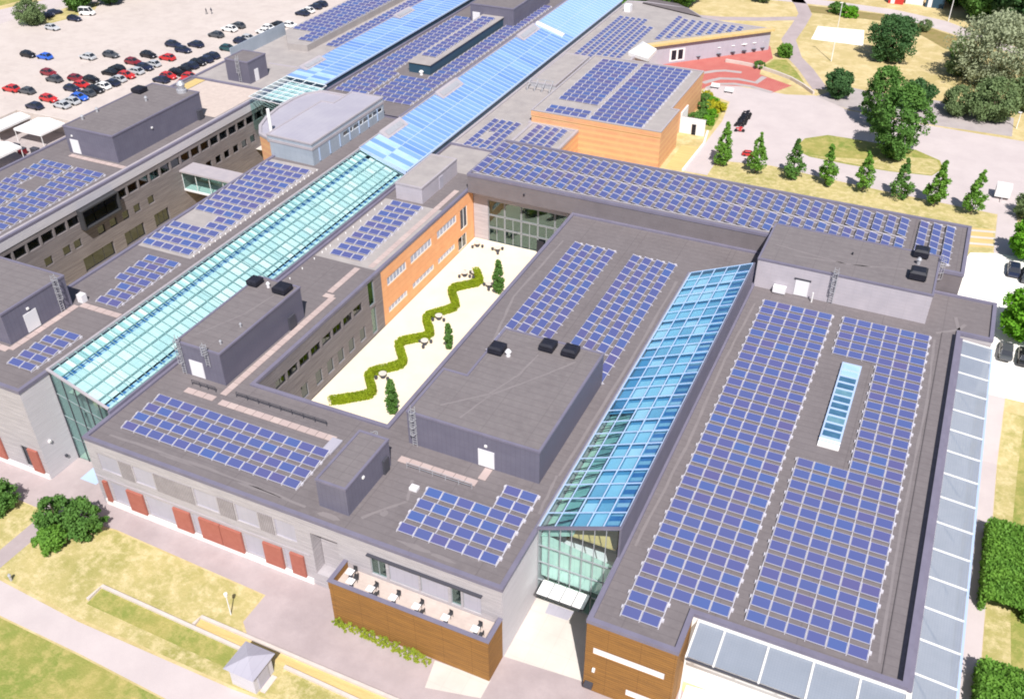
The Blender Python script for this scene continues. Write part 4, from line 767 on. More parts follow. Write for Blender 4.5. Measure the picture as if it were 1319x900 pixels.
def solar(label, u0, pu, nc, v0, pv, nr, z, rot=False, mask=None, ends=True, wd=None, dp=None, group=None):
    """u0, v0: south-west corner of the field; rot: rows run away from the viewer, panels rise to the left"""
    wd = wd or ((pv if rot else pu) - .12); dp = dp or ((pu if rot else pv) * (.65 if rot else .59)); key = (round(wd, 2), round(dp, 2))
    if key not in PANEL: PANEL[key] = panel_mesh(*key)
    me = PANEL[key]; ok = lambda c, r: 0 <= c < nc and 0 <= r < nr and (mask is None or mask(c, r))
    t = thing('solar_array', label, 'solar array', (u0 + nc * pu / 2, v0 + nr * pv / 2, z)); ox, oy, oz = t.location
    cc, ss = dp * math.cos(R(11)), dp * math.sin(R(11))
    for c in range(nc):
        for r in range(nr):
            if not ok(c, r): continue
            if rot: put('solar_panel', me, t, (u0 + c * pu + .08 + cc - ox, v0 + (r + .5) * pv - oy, random.uniform(0, .012)), math.pi / 2 + random.uniform(-.006, .006))
            else: put('solar_panel', me, t, (u0 + (c + .5) * pu - ox, v0 + r * pv + .08 - oy, random.uniform(0, .012)), random.uniform(-.006, .006))
    nb, nl = (nr, nc) if rot else (nc, nr)               # rails stand between neighbours, across the rows
    for b in range(nb + 1):
        cell = (lambda l, bb: ok(l, bb)) if rot else (lambda l, bb: ok(bb, l))
        l = 0
        while l < nl:
            if not (cell(l, b) or cell(l, b - 1)): l += 1; continue
            l0 = l
            while l < nl and (cell(l, b) or cell(l, b - 1)): l += 1
            q = MB(); base = b * (pv if rot else pu); pl = pu if rot else pv
            def pp(a, zz): return ((u0 + a, v0 + base, zz + z) if rot else (u0 + base, v0 + a, zz + z))
            q.bar(pp(l0 * pl, .05), pp(l * pl - pl + cc + .3, .05), .07, .08)
            for k in range(l0, l):
                q.bar(pp(k * pl + .04, .19 + ss if rot else .17), pp(k * pl + .08 + cc, .17 if rot else .19 + ss), .055, .06)
                if ends and not (cell(k, b) and cell(k, b - 1)):
                    s = -1 if cell(k, b) else 1; c0 = pp(k * pl + cc * .95, .13)
                    if rot: q.box(c0[0] - .16, c0[0] + .2, c0[1] + min(0, s * .22), c0[1] + max(0, s * .22), z, z + .24)
                    else: q.box(c0[0] + min(0, s * .22), c0[0] + max(0, s * .22), c0[1] - .12, c0[1] + .18, z, z + .24)
            part('mounting_rail', q, 'rail', t)
    return t
ZP = ZR + .0
solar('tall narrow solar field, five panels wide, beside the bright blue glass roof', -15.1, 1.8, 5, 55.35, 1.876, 31, ZP, mask=lambda c, r: r >= 2 or c < 2)
solar('wide solar field, six panels across, wrapped around the narrow skylight', -4.7, 1.78, 6, 59.55, 1.868, 29, ZP, mask=lambda c, r: r < 13 or r >= 24 or c >= 3)
solar('solar field of four rows on the office block roof next to the courtyard', -44.15, 1.74, 4, 86.9, 1.87, 16, ZP, rot=True)
solar('four solar rows beside the bright blue glass roof, passing the plant room corner', -35.1, 1.77, 4, 86.9, 1.87, 16, ZP, rot=True)
solar('solar field of four long rows above the red shutters', -75.1, 1.83, 13, 56.5, 1.78, 4, ZP)
solar('solar field above the timber terrace, with two extra rows at one corner', -38.8, 1.825, 6, 55.85, 1.83, 6, ZP, mask=lambda c, r: r < 4 or c >= 4)
solar('three-wide solar field above the orange courtyard wall', -75.4, 1.77, 3, 99.1, 1.88, 10, ZP + .006)
solar('small two-wide solar field beside the front end of the long glass roof', -92.0, 1.92, 2, 57.1, 1.68, 5, ZLR)
solar('stepped solar field beyond the beige slab path, beside the long glass roof', -94.2, 1.8, 3, 71.6, 1.79, 7, ZLR, mask=lambda c, r: c >= 1 or r >= 3)
solar('five-wide solar field ending at the pale tower, with a bare patch in it', -97.6, 1.68, 5, 85.8, 1.875, 16, ZLR + .006, mask=lambda c, r: not (4 <= r < 6 and c < 3))
solar('four-wide solar field with a hole in it, on the far left range', -131.2, 1.57, 4, 69.0, 1.87, 17, 12.86, mask=lambda c, r: not (c >= 2 and r in (12, 13)))
solar('three-wide solar field along the edge of the far left range', -123.8, 1.9, 3, 69.0, 1.87, 17, 12.86)
solar('front row of solar panel triples on the long straight wing', -66.0, 1.8, 37, 126.6, 1.87, 3, 12.26, rot=True, ends=False)
solar('back row of solar panel triples on the long straight wing', -66.0, 1.8, 37, 133.0, 1.87, 3, 12.26, rot=True, ends=False)
solar('separate end group of solar panels, three columns, on the long straight wing', 1.5, 1.8, 3, 127.4, 1.87, 6, 12.26, rot=True)
ZO = 11.8 - .14
solar('left solar field on the terracotta block', -65.8, 1.58, 5, 162.6, 1.87, 13, ZO, ends=False)
solar('right solar field, six wide, on the terracotta block', -57.0, 1.66, 6, 155.9, 1.87, 17, ZO, ends=True)
solar('small two-row solar field at the front edge of the terracotta block', -65.8, 1.62, 5, 155.9, 1.87, 2, ZO, ends=False)
solar('gappy solar rows between the long glass roof and the terracotta block', -75.2, 1.5, 4, 140.9, 1.87, 7, ZR + .0, rot=True, ends=False, mask=lambda c, r: not (c == 1 and r in (2, 3)))
solar('short solar rows tucked under the terracotta front wall', -66.6, 1.62, 4, 141.6, 1.87, 7, ZR, rot=True, ends=False)
solar('solar rows along the inner blue glass roof, left half of the crowded hall roof', -105.6, 1.7, 4, 147.0, 1.87, 27, ZLR, mask=lambda c, r: r < 7 or c < 3)
solar('solar rows beside the vented ridge of the sky-blue roof, on the crowded hall', -97.6, 1.82, 5, 146.0, 1.87, 36, ZLR, mask=lambda c, r: r < 7 or c >= 3)
solar('two solar rows on top of the raised black-sided rooflight', -96.9, 1.65, 2, 165.5, 1.87, 15, 14.75, ends=False)
solar('solar rows on the raised deck by the car park', -131.9, 1.78, 5, 165.2, 1.87, 34, 14.0, ends=False, mask=lambda c, r: r >= 3 or c >= 3)
solar('solar rows between the raised deck and the blue glass roof', -121.6, 1.8, 3, 167.8, 1.87, 33, 12.66, ends=False)
solar('close-set solar strips on the low wing behind the terracotta block', -75.0, 1.5, 7, 193.0, 1.68, 18, ZR, rot=True, ends=False, dp=.92, mask=lambda c, r: c < 5 or r < 15)
solar('fanned solar strips above the cream eave of the red plaza', -62.2, 1.9, 9, 210.3, 1.68, 11, ZR, rot=True, ends=False, dp=1.05, mask=lambda c, r: r >= c - .2 and r <= 10 - c * .12)

# ------------------------------------------------------------------ vegetation
def leaf_mesh(name, pts, nrm, size, m):
    n = len(pts); d = RNG.normal(size=(n, 3)); nn = nrm * .8 + d * .9; nn /= np.linalg.norm(nn, axis=1)[:, None] + 1e-9
    a = np.cross(nn, RNG.normal(size=(n, 3))); a /= np.linalg.norm(a, axis=1)[:, None] + 1e-9; b = np.cross(nn, a)
    s = (size * RNG.uniform(.6, 1.3, n))[:, None]; a *= s; b *= s * .65
    v = np.stack([pts - a, pts - b * .9, pts + a, pts + b * .9], 1).reshape(-1, 3)
    me = bpy.data.meshes.new(name); me.vertices.add(4 * n); me.vertices.foreach_set('co', v.ravel().astype(np.float32))
    me.loops.add(4 * n); me.loops.foreach_set('vertex_index', np.arange(4 * n, dtype=np.int32))
    me.polygons.add(n); me.polygons.foreach_set('loop_start', np.arange(0, 4 * n, 4, dtype=np.int32)); me.polygons.foreach_set('loop_total', np.full(n, 4, np.int32))
    me.materials.append(MATS[m]); me.update(calc_edges=True); return me
def crown_points(shape, h0, h1, r, ncl, per):
    cs, rr = [], []; H_ = h1 - h0
    while len(cs) < ncl:
        t = RNG.uniform(0, 1); an = RNG.uniform(0, 2 * math.pi)
        if shape == 'cone': pr_ = r * (1 - t) ** .85 * (.55 + .45 * min(1, t * 6)); q = pr_ * math.sqrt(RNG.uniform(.25, 1)); cr = max(.25, pr_ * RNG.uniform(.3, .6))
        elif shape == 'column': pr_ = r * math.sin(math.pi * min(.98, t * .85 + .13)) ** .7; q = pr_ * math.sqrt(RNG.uniform(.2, 1)); cr = max(.2, r * .5)
        else:
            x = 2 * t - 1; pr_ = r * math.sqrt(max(0, 1 - x * x)) * (1.0 if x > 0 else .97); q = pr_ * math.sqrt(RNG.uniform(.3, 1.12)); cr = r * RNG.uniform(.13, .26)
            pr_ = max(pr_, .1)
        sq = 1 + .2 * math.sin(3 * an + r + 5 * t) + RNG.uniform(-.08, .08)
        cs.append((q * sq * math.cos(an), q * sq * math.sin(an), h0 + H_ * t)); rr.append(cr)
    cs = np.array(cs); rr = np.array(rr); idx = np.repeat(np.arange(ncl), per); d = RNG.normal(size=(len(idx), 3)); d /= np.linalg.norm(d, axis=1)[:, None]
    p = cs[idx] + d * (rr[idx] * RNG.uniform(.15, 1.15, len(idx)) ** .5)[:, None]
    cen = np.array((0, 0, (h0 + h1) / 2)); out = p - cen; out /= np.linalg.norm(out, axis=1)[:, None] + 1e-9
    nrm = d * .7 + out * .6 + np.array((0, 0, .35)); k = p[:, 2] > h0 - .15 * H_; k &= p[:, 2] > .1
    return p[k], nrm[k]
def trunk_mesh(h, r, crown_r, top):
    q = MB(); q.tube((0, 0, -.3), (.04 * h, 0, h * .5), r, r * .75, 7).tube((.04 * h, 0, h * .48), (0, .03 * h, top), r * .75, r * .2, 6)
    for k in range(5):
        an = k * 2.4; z0 = h * (.5 + .08 * k); q.tube((.03 * h, 0, z0), (crown_r * .6 * math.cos(an), crown_r * .6 * math.sin(an), z0 + crown_r * .45), r * .42, r * .12, 5)
    return q
VEG = {}
def tree_kind(key, shape, h, r, m, ncl, per, ls, bare=.15, tr=.2):
    h0 = h * bare; p, nr_ = crown_points(shape, h0, h * .97, r, ncl, per)
    VEG[key] = (trunk_mesh(h * max(bare, .25), tr, r, h * .8).mesh('trunk', 'bark'), leaf_mesh('crown', p, nr_, ls, m))
def tree(key, x, y, label, s=1, name='tree', cat='tree', group=None, z=None, rz=None):
    t = thing(name, label, cat, (x, y, zg(x, y) if z is None else z), group); t.rotation_euler.z = random.uniform(0, 6.28) if rz is None else rz; t.scale = (s, s, s * random.uniform(.95, 1.05))
    put('trunk', VEG[key][0], t); c = put('crown', VEG[key][1], t); c['kind'] = 'stuff'; return t
tree_kind('young1', 'cone', 8.4, 1.9, 'leaf_bright', 48, 55, .23, .1, .12); tree_kind('young2', 'cone', 7.7, 2.1, 'leaf_mid', 44, 55, .23, .08, .12); tree_kind('young3', 'cone', 9.0, 1.8, 'leaf_bright', 42, 55, .23, .1, .12)
tree_kind('round_dark', 'round', 10.4, 4.9, 'leaf_dark', 200, 60, .28, .06, .35); tree_kind('big', 'round', 14.5, 4.2, 'leaf_mid', 190, 60, .28, .04, .35)
tree_kind('small_round', 'round', 5.6, 2.8, 'leaf_dark', 140, 55, .25, .1, .2); tree_kind('willow', 'round', 14, 8.0, 'leaf_pale', 260, 60, .3, .02, .4)
tree_kind('olive', 'round', 8, 4.4, 'leaf_olive', 150, 60, .27, .05, .3); tree_kind('forest', 'round', 17, 6.5, 'leaf_dark', 260, 60, .45, .08, .4); tree_kind('forest2', 'round', 15, 6, 'leaf_mid', 260, 60, .45, .08, .4)
tree_kind('bush', 'round', 4.5, 2.1, 'leaf_mid', 100, 60, .18, .02, .12); tree_kind('bush_b', 'round', 4.3, 2.1, 'leaf_bright', 150, 60, .19, .02, .12); tree_kind('bush_low', 'round', 2.7, 1.5, 'leaf_bright', 100, 50, .16, .02, .08)
tree_kind('column', 'column', 5.9, .66, 'leaf_mid', 80, 50, .15, .03, .08); tree_kind('shrub', 'round', 1.6, 1.3, 'leaf_mid', 50, 50, .14, .02, .05); tree_kind('shrub_y', 'round', 1.5, 1.5, 'leaf_yellow', 50, 50, .15, .02, .05)
tree_kind('shrub_l', 'round', 1.5, 1.3, 'leaf_lime', 50, 50, .14, .02, .05); tree_kind('lime_tree', 'round', 6.5, 2.6, 'leaf_lime', 140, 55, .24, .1, .15)
RW = 'young trees lined up behind the long straight wing'
RWL = ['young tree at the end of the row nearest the terracotta block', 'second young tree of the row from the terracotta block', 'third young tree of the row from the terracotta block', 'fourth young tree of the row, opposite the grassy end of the oval island',
       'fifth young tree of the row, in front of the tall island tree', 'sixth young tree of the row, third from the white trailer', 'seventh young tree of the row, second from the white trailer', 'last young tree of the row, nearest the white trailer']
for i, (x, y) in enumerate(((-33.3, 162.6), (-27.1, 161.6), (-20.7, 162.4), (-15.0, 162.2), (-8.7, 162.0), (-2.6, 161.7), (3.2, 161.3), (9.0, 160.9))):
    tree(('young1', 'young3', 'young2')[i % 3], x, y, RWL[i], random.uniform(.92, 1.05), 'young_tree', group=RW)
tree('round_dark', -13.3, 232.5, 'big dark round tree beside the white sand court', 1, 'broadleaf_tree')
tree('big', -5.6, 178.5, 'tall bright tree standing on the oval lawn island', 1.0, 'broadleaf_tree'); tree('big', -10.2, 192, 'tall tree behind the oval lawn island, at the edge of the drive', .8, 'broadleaf_tree')
tree('small_round', -20, 204.5, 'small round tree at the corner where the path meets the drive', 1, 'broadleaf_tree'); tree('small_round', -4.6, 204.5, 'small round tree at the roadside between the island tree and the pale willow', 1.05, 'broadleaf_tree')
tree('willow', 8.2, 226, 'large silvery pale willow at the edge of the meadow', 1, 'willow_tree'); tree('olive', 9.6, 205, 'grey-green tree in front of the silvery willow', 1, 'broadleaf_tree')
tree('olive', 3.4, 205.5, 'low spreading olive tree at the roadside beside the grey-green tree', .72, 'broadleaf_tree'); tree('bush', 1.2, 240, 'bright green bush at the far side of the willow', 1.1, 'broadleaf_bush', 'bush'); tree('olive', 17, 214, 'yellow-green tree at the right of the willow group', 1, 'broadleaf_tree'); tree('olive', 1.5, 229, 'thin shadowy tree on the meadow side of the willow', .6, 'broadleaf_tree')
FG = 'trees of the dark wood beyond the road'
for i, (x, y, s) in enumerate(((4, 273, .95), (12, 268, 1), (19, 258, 1.05), (25, 250, 1), (14, 284, 1.15), (24, 272, 1.1), (5, 291, 1.1), (32, 262, 1.1), (34, 246, 1), (-3, 284, .8), (16, 302, 1.2), (28, 288, 1.2))):
    tree('forest' if i % 3 else 'forest2', x, y, 'tall dark tree in the wood beyond the far road', s, 'forest_tree', group=FG)
for x, y, k, s, lb_ in ((-35.2, 225, 'bush_b', .75, 'bright green bush at the end of the red plaza'), (-39, 215.4, 'shrub', 1.0, 'small shrub on the curved wall of the red plaza'), (-26.6, 262, 'shrub_l', 1.7, 'bright shrub behind the sand court'), (-30, 264, 'shrub', 1.6, 'green shrub beside the bright one behind the sand court'),
                        (-8, 258, 'olive', .35, 'dull green thicket between the road and the round tree'), (-50, 266, 'olive', .5, 'dark bush alone on the dry field behind the fan-shaped wing'), (17.2, 149, 'lime_tree', .95, 'bright green tree beside the white forecourt'), (17.9, 128.3, 'lime_tree', 1.25, 'bright green tree over the parked cars near the hall corner'), (17.6, 163.5, 'olive', .55, 'dark little tree at the end of the grey path')):
    tree(k, x, y, lb_, s, 'broadleaf_bush' if s < 1 or 'shrub' in k else 'broadleaf_tree', 'bush' if 'tree' not in lb_ else 'tree')
for i, (x, y, s) in enumerate(((-74, 252, .8), (-68, 254, .7), (-80, 250, .8))): tree('forest2', x, y, 'green tree just behind the far end of the fan-shaped wing', s, 'broadleaf_tree', group='trees behind the fan-shaped wing')
for x, y, k, s, lb_ in ((-227.4, 183.2, 'olive', .8, 'round green tree on the small island of the car park'), (-226.2, 198, 'forest2', .62, 'green tree shading cars behind the car park island'), (-222, 206, 'forest', .62, 'dark tree shading the white van in the car park'), (-232, 204, 'forest2', .55, 'tree at the back of the car park island'), (-219, 215, 'forest', .7, 'dark tree beyond the white van')):
    tree(k, x, y, lb_, s, 'broadleaf_tree')
tree('bush', -88.0, 47.4, 'dense green bush beside the asphalt below the board-clad corner', 1, 'broadleaf_bush', 'bush'); tree('bush', -79.6, 48.2, 'tall left bush of the clump on the lawn corner by the path', 1.0, 'broadleaf_bush', 'bush')
tree('bush', -75.9, 48.9, 'broad right bush of the clump on the lawn corner by the path', 1.0, 'broadleaf_bush', 'bush'); tree('bush_low', -77.8, 45.6, 'low bright bush in front of the clump by the path', 1, 'broadleaf_bush', 'bush')
for x, y, s in ((-54.9, 113.0, 1.0), (-55.0, 96.8, .78), (-54.8, 81.0, .95)): tree('column', x, y, 'slender columnar conifer on the courtyard sand', s, 'conifer_tree', group='conifers along the courtyard wall', z=-.1)
GB = [(-44.6, 191, 'shrub', 1), (-42.6, 190, 'shrub_l', 1), (-43.4, 186.5, 'shrub', 1.1), (-41.3, 187.2, 'shrub_y', 1.2), (-42.2, 188.8, 'shrub_y', .9), (-41.2, 183.5, 'shrub_l', 1), (-43, 182.5, 'shrub', 1), (-40.7, 180, 'shrub_l', 1), (-43.4, 179.3, 'shrub', 1.2), (-45, 194.5, 'shrub_y', .7)]
for x, y, k, s in GB: tree(k, x, y, {'shrub': 'dark green shrub', 'shrub_l': 'lime green shrub', 'shrub_y': 'bright yellow shrub'}[k] + ' in the planting bed beside the terracotta wall', s, 'garden_shrub', 'shrub', 'shrubs beside the terracotta wall')
tree_kind('strip', 'round', 1.5, 1.3, 'leaf_strip', 26, 40, .15, .02, .05)
for k in range(12): tree('strip', -43.0 + .95 * k, 50.1 - .04 * k, 'yellow-green plant at the foot of the timber terrace', random.uniform(.36, .62), 'climbing_plant', 'plant', 'plants at the foot of the timber terrace', z=GZ)
# hedges
def hedge(name, label, line, wd, hh, z, m, n, ls=.13, smooth=False):
    if smooth:                                          # round the corners of the line
        for _ in range(2): line = [line[0]] + [q for a, b in zip(line, line[1:]) for q in ((a[0] * .85 + b[0] * .15, a[1] * .85 + b[1] * .15), (a[0] * .15 + b[0] * .85, a[1] * .15 + b[1] * .85))] + [line[-1]]
    t = thing(name, label, 'hedge', (*line[0], z)); poly = thick(line, wd * .8); core = part('branches', MB().prism(poly, z - .1, z + hh * .85), m, t)
    pts, nr_ = [], []; P = [Vector(p) for p in line]; seg = [(a, b, (b - a).length) for a, b in zip(P, P[1:])]; tot = sum(s[2] for s in seg)
    for a, b, ln in seg:
        d = (b - a) / ln; sd_ = Vector((-d.y, d.x))
        for _ in range(int(n * ln / tot)):
            k = a + d * random.uniform(-wd * .45, ln + wd * .45); w_ = random.uniform(-1, 1); hz = random.random()
            if random.random() < .5: w_ = math.copysign(1, w_); no = (sd_.x * w_, sd_.y * w_, .3); zz = hz * hh
            else: no = (0, 0, 1); zz = hh
            q = k + sd_ * (w_ * wd * .5 + random.gauss(0, .04 if wd < 2 else .17)); pts.append((q.x - line[0][0], q.y - line[0][1], max(.02, zz + random.gauss(0, .05 if wd < 2 else .16)))); nr_.append(no)
    me = leaf_mesh('foliage', np.array(pts), np.array(nr_), ls, m); o = put('foliage', me, t); o['kind'] = 'stuff'; return t
o = sheet('courtyard_floor', [(-66.2, 69.5), (-48.0, 69.5), (-48.0, 127.25), (-66.2, 127.25)], 'sand', 0, z=-.1)
hedge('zigzag_hedge', 'low yellow-green hedge zigzagging across the sandy courtyard', [(-60.7, 116.9), (-58.6, 114.2), (-62.0, 110.6), (-58.7, 106.4), (-61.8, 102.2), (-58.6, 98.2), (-62.2, 94.8), (-58.7, 90.6), (-62.2, 86.7), (-59.1, 83.1), (-62.2, 80.4), (-63.4, 79.6)], 1.0, .95, -.1, 'leaf_hedge', 26000, .12, smooth=True)
hedge('box_hedge', 'thick bright green hedge block beside the pavement, facing the middle of the pale canopy', [(18.6, 81.2), (18.6, 89.6)], 4.2, 2.2, GZ, 'leaf_bright', 20000, .19)
hedge('box_hedge', 'thick bright green hedge block at the near end of the pale canopy', [(18.8, 58), (18.8, 69.4)], 4.2, 2.2, GZ, 'leaf_bright', 22000, .19)

# ------------------------------------------------------------------ cars
def car_proto(van=False):
    q = MB(); k = 1.25 if van else 1
    st = [(-2.15, .58, .70, .35), (-2.05, .82, .80, .25), (-1.4, .95 * k, .87, .2), (-.6, .98 * k, .9, .2), (.6, .97 * k, .9, .2), (1.25, .93 * k, .88, .2), (1.9, .78 * k, .80, .25), (2.15, .55, .64, .35)]
    rings = [[(x, -w_ * .9, zb), (x, -w_, (zb + zt) / 2), (x, -w_ * .92, zt), (x, w_ * .92, zt), (x, w_, (zb + zt) / 2), (x, w_ * .9, zb)] for x, zt, w_, zb in st]
    for a, b in zip(rings, rings[1:]): q.add(a + b, [(i, (i + 1) % 6, 6 + (i + 1) % 6, 6 + i) for i in range(6)])
    q.add(rings[0], [tuple(range(6))]); q.add(rings[-1], [tuple(range(6))[::-1]])
    top = 2.15 if van else 1.46; bx0, bx1, tx0, tx1 = (-2.0, 1.5, -1.95, .8) if van else (-1.8, 1.05, -1.25, .3); zb = .9 * k
    q.add([(tx0, -.62, top), (tx1, -.62, top), (tx1, .62, top), (tx0, .62, top), (tx0, -.66, top - .05), (tx1, -.66, top - .05), (tx1, .66, top - .05), (tx0, .66, top - .05)], [(0, 1, 2, 3), (4, 5, 1, 0), (5, 6, 2, 1), (6, 7, 3, 2), (7, 4, 0, 3)])
    for a, b in (((bx0, -.8, zb), (tx0, -.63, top - .03)), ((bx0, .8, zb), (tx0, .63, top - .03)), ((bx1, -.8, zb), (tx1, -.63, top - .03)), ((bx1, .8, zb), (tx1, .63, top - .03)), ((-.4, -.82, zb), (-.4, -.65, top - .03)), ((-.4, .82, zb), (-.4, .65, top - .03))): q.bar(a, b, .09, .09)
    gl = MB(); B = [(bx0, -.8, zb - .05), (bx1, -.8, zb - .05), (bx1, .8, zb - .05), (bx0, .8, zb - .05)]; T_ = [(tx0, -.63, top - .055), (tx1, -.63, top - .055), (tx1, .63, top - .055), (tx0, .63, top - .055)]
    gl.add(B + T_, [(0, 1, 5, 4), (1, 2, 6, 5), (2, 3, 7, 6), (3, 0, 4, 7)])
    wh = MB().tube((0, -.1, 0), (0, .1, 0), .32, .32, 12); hl = MB().box(-.05, .05, -.16, .16, -.07, .07)
    return q, gl.mesh('window_glass', 'car_glass'), wh.mesh('wheel', 'tyre'), hl.mesh('headlight', 'headlamp')
CP = {}; CARP = {False: car_proto(), True: car_proto(True)}
NAMES = {'k': 'black', 'n': 'dark navy', 'g': 'dark grey', 's': 'silver', 'w': 'white', 'r': 'red', 'm': 'maroon', 'b': 'bright blue', 't': 'dark teal'}
def car(x, y, c, label, rz=0, van=False, group=None, s=1.0):
    if (c, van) not in CP: CP[(c, van)] = CARP[van][0].mesh('parked_car', 'paint_' + c)
    o = put('parked_van' if van else 'parked_car', CP[(c, van)], None, (x, y, zg(x, y) + .015), rz); o.scale = (s, s, s); tag(o, label, 'van' if van else 'car', group)
    put('window_glass', CARP[van][1], o)
    for a in (-1.32, 1.32):
        for b in (-.8, .8): put('wheel', CARP[van][2], o, (a, b, .32))
    for b in (-.5, .5): put('headlight', CARP[van][3], o, (2.1, b, .62))
    return o
ROWS = {'row nearest the board-clad range': (-166.0, [(163.6, 'n'), (166.2, 'r'), (168.8, 'k'), (171.3, 'k'), (173.8, 'n'), (176.3, 'k'), (178.8, 'n'), (181.6, 'n'), (187.8, 't'), (193.6, 'n'), (196.3, 's'), (202.4, 'w'), (205.3, 'w'), (208.6, 'k'), (219.8, 'n'), (222.4, 'w'), (226.3, 'n'), (229, 'n')]),
        'near side of the double row in the car park': (-175.4, [(142.4, 's'), (145.0, 's'), (147.5, 'b'), (150.0, 'g'), (152.4, 'k'), (154.8, 'w'), (157.3, 'n'), (159.8, 's'), (162.5, 'r'), (165.5, 's'), (168.5, 'n'), (171.2, 's'), (176.1, 'r'), (182.2, 'n'), (186.8, 'n'), (195.1, 'g'), (200.4, 'w'), (203.6, 'g')]),
        'far side of the double row in the car park': (-180.7, [(139.5, 'n'), (144.0, 'r'), (150.9, 'n'), (153.5, 'r'), (156.9, 'k'), (162.4, 'k'), (165.0, 'k'), (170.3, 'm'), (175.7, 'k'), (184.5, 'n')]),
        'sparse middle row of the car park': (-189.2, [(145.5, 'g'), (153.6, 'g'), (172.0, 'g')]), 'outer row of the car park by the pale divider': (-193.7, [(145.0, 'r'), (156.2, 'm'), (168.5, 's')])}
for rn, (u, lst) in ROWS.items():
    for v, c in lst: car(u + random.uniform(-.25, .25), v, c, NAMES[c] + ' car parked in the ' + rn, random.choice((0, math.pi)) + random.uniform(-.03, .03), group=NAMES[c] + ' cars in the ' + rn, s=random.uniform(.97, 1.06))
car(-208.3, 163.7, 'k', 'black car parked tail to tail with the bright blue one on its own'); car(-203.4, 164.3, 'b', 'bright blue car parked behind the lone black car', math.pi)
car(-184.9, 156.2, 'm', 'maroon car sticking out of the double row', .1); car(-161.2, 168.0, 'r', 'red car close under the roof edge of the board-clad range', .05); car(-159.6, 164.7, 'r', 'red car beside the exhaust stack of the plant room', .05); car(-161.3, 193.7, 'w', 'white car squeezed between the parked row and the building'); car(-162.4, 209.6, 'w', 'white car at the screen wall end of the row')
car(-219.2, 182.0, 's', 'silver car beside the car park island'); car(-228.7, 189.0, 'n', 'dark car in the shade of the island tree', 1.2); car(-229, 192.2, 'n', 'dark car behind the one in the island tree shade', 1.2); car(-219.8, 190.3, 'n', 'dark car tucked under the dark tree by the van'); car(-220.3, 195.6, 'w', 'white van under the dark tree in the car park', .3, van=True)
for x, y, c, lb_ in ((16.0, 144.0, 'n', 'dark blue car in the tree shade by the white forecourt'), (17.9, 142.9, 'g', 'grey car beside the dark blue one by the white forecourt'), (16.3, 124.6, 'g', 'grey car nearest the hall corner under the bright tree'), (18.7, 124.4, 'k', 'black car beside the grey one under the bright tree')): car(x, y, c, lb_, math.pi / 2)
car(-35.0, 169.2, 'r', 'small red car behind the first young tree', 1.4, s=.62); car(-29.9, 168.6, 'r', 'small red car between the first two young trees', .2, s=.62)
# motorcycles
def bike(x, y, c, label, rz, group=None):
    t = thing('motorcycle', label, 'motorcycle', (x, y, NZ), group); t.rotation_euler.z = rz; me = BK
    put('frame', BK[c], t); put('wheel', BK['w'], t, (-.7, 0, .32)); put('wheel', BK['w'], t, (.7, 0, .32)); put('handlebar', BK['h'], t)
bq = MB().bar((-.75, 0, .8), (.1, 0, .78), .3, .16).bar((-.1, 0, .85), (.45, 0, .95), .34, .3).bar((.45, 0, 1.0), (.72, 0, .32), .1, .1).bar((-.7, 0, .32), (0, 0, .45), .12, .12).bar((-.1, 0, .45), (.35, 0, .5), .36, .4)
BK = {'k': bq.mesh('frame', 'paint_k'), 'r': bq.mesh('frame', 'paint_r'), 'w': MB().tube((0, -.07, 0), (0, .07, 0), .32, .32, 12).mesh('wheel', 'tyre'), 'h': MB().bar((.45, -.38, 1.12), (.45, .38, 1.12), .05, .05).bar((.45, 0, .95), (.45, 0, 1.12), .06, .06).mesh('handlebar', 'dark_metal')}
for k in range(7): bike(-34.9 + .1 * k % .3, 187.4 - 1.05 * k, 'k', 'black motorcycle in the short row on the drive', .25, 'motorcycles on the drive')
bike(-34.2, 178.6, 'r', 'red motorcycle at the end of the motorcycle row', .25)

# ------------------------------------------------------------------ people
def person(x, y, label, tm, swing):
    me = bpy.data.meshes.new('person'); V = [(0, 0, .95), (0, 0, 1.2), (0, 0, 1.42), (0, 0, 1.52), (0, 0, 1.66), (0, 0, 1.74), (.09, 0, .9), (.1 + 0, swing * .6, .5), (.1, swing, .06), (.1, swing - .14, .03), (-.09, 0, .9), (-.1, -swing * .6, .5), (-.1, -swing, .06), (-.1, -swing - .14, .03), (.19, 0, 1.4), (.25, -swing * .4, 1.12), (.25, -swing * .8, .86), (-.19, 0, 1.4), (-.25, swing * .4, 1.12), (-.25, swing * .8, .86)]
    E_ = [(0, 1), (1, 2), (2, 3), (3, 4), (4, 5), (0, 6), (6, 7), (7, 8), (8, 9), (0, 10), (10, 11), (11, 12), (12, 13), (2, 14), (14, 15), (15, 16), (2, 17), (17, 18), (18, 19)]
    me.from_pydata(V, E_, []); o = put('person', me, None, (x, y, zg(x, y))); me.materials.append(MATS[tm]); tag(o, label, 'person')
    rad = [.15, .13, .15, .06, .1, .08, .09, .065, .045, .04, .09, .065, .045, .04, .07, .05, .04, .07, .05, .04]
    md = o.modifiers.new('Skin', 'SKIN'); md.use_smooth_shade = True; sv = me.skin_vertices[0].data
    for i, r_ in enumerate(rad): sv[i].radius = (r_, r_)
    sv[0].use_root = True; o.modifiers.new('Subsurf', 'SUBSURF').levels = 1
person(-190.5, 209.6, 'person in dark clothes walking across the empty part of the car park', 'paint_g', .2); person(-189.5, 210.5, 'person in navy clothes walking beside another in the car park', 'paint_n', -.16)

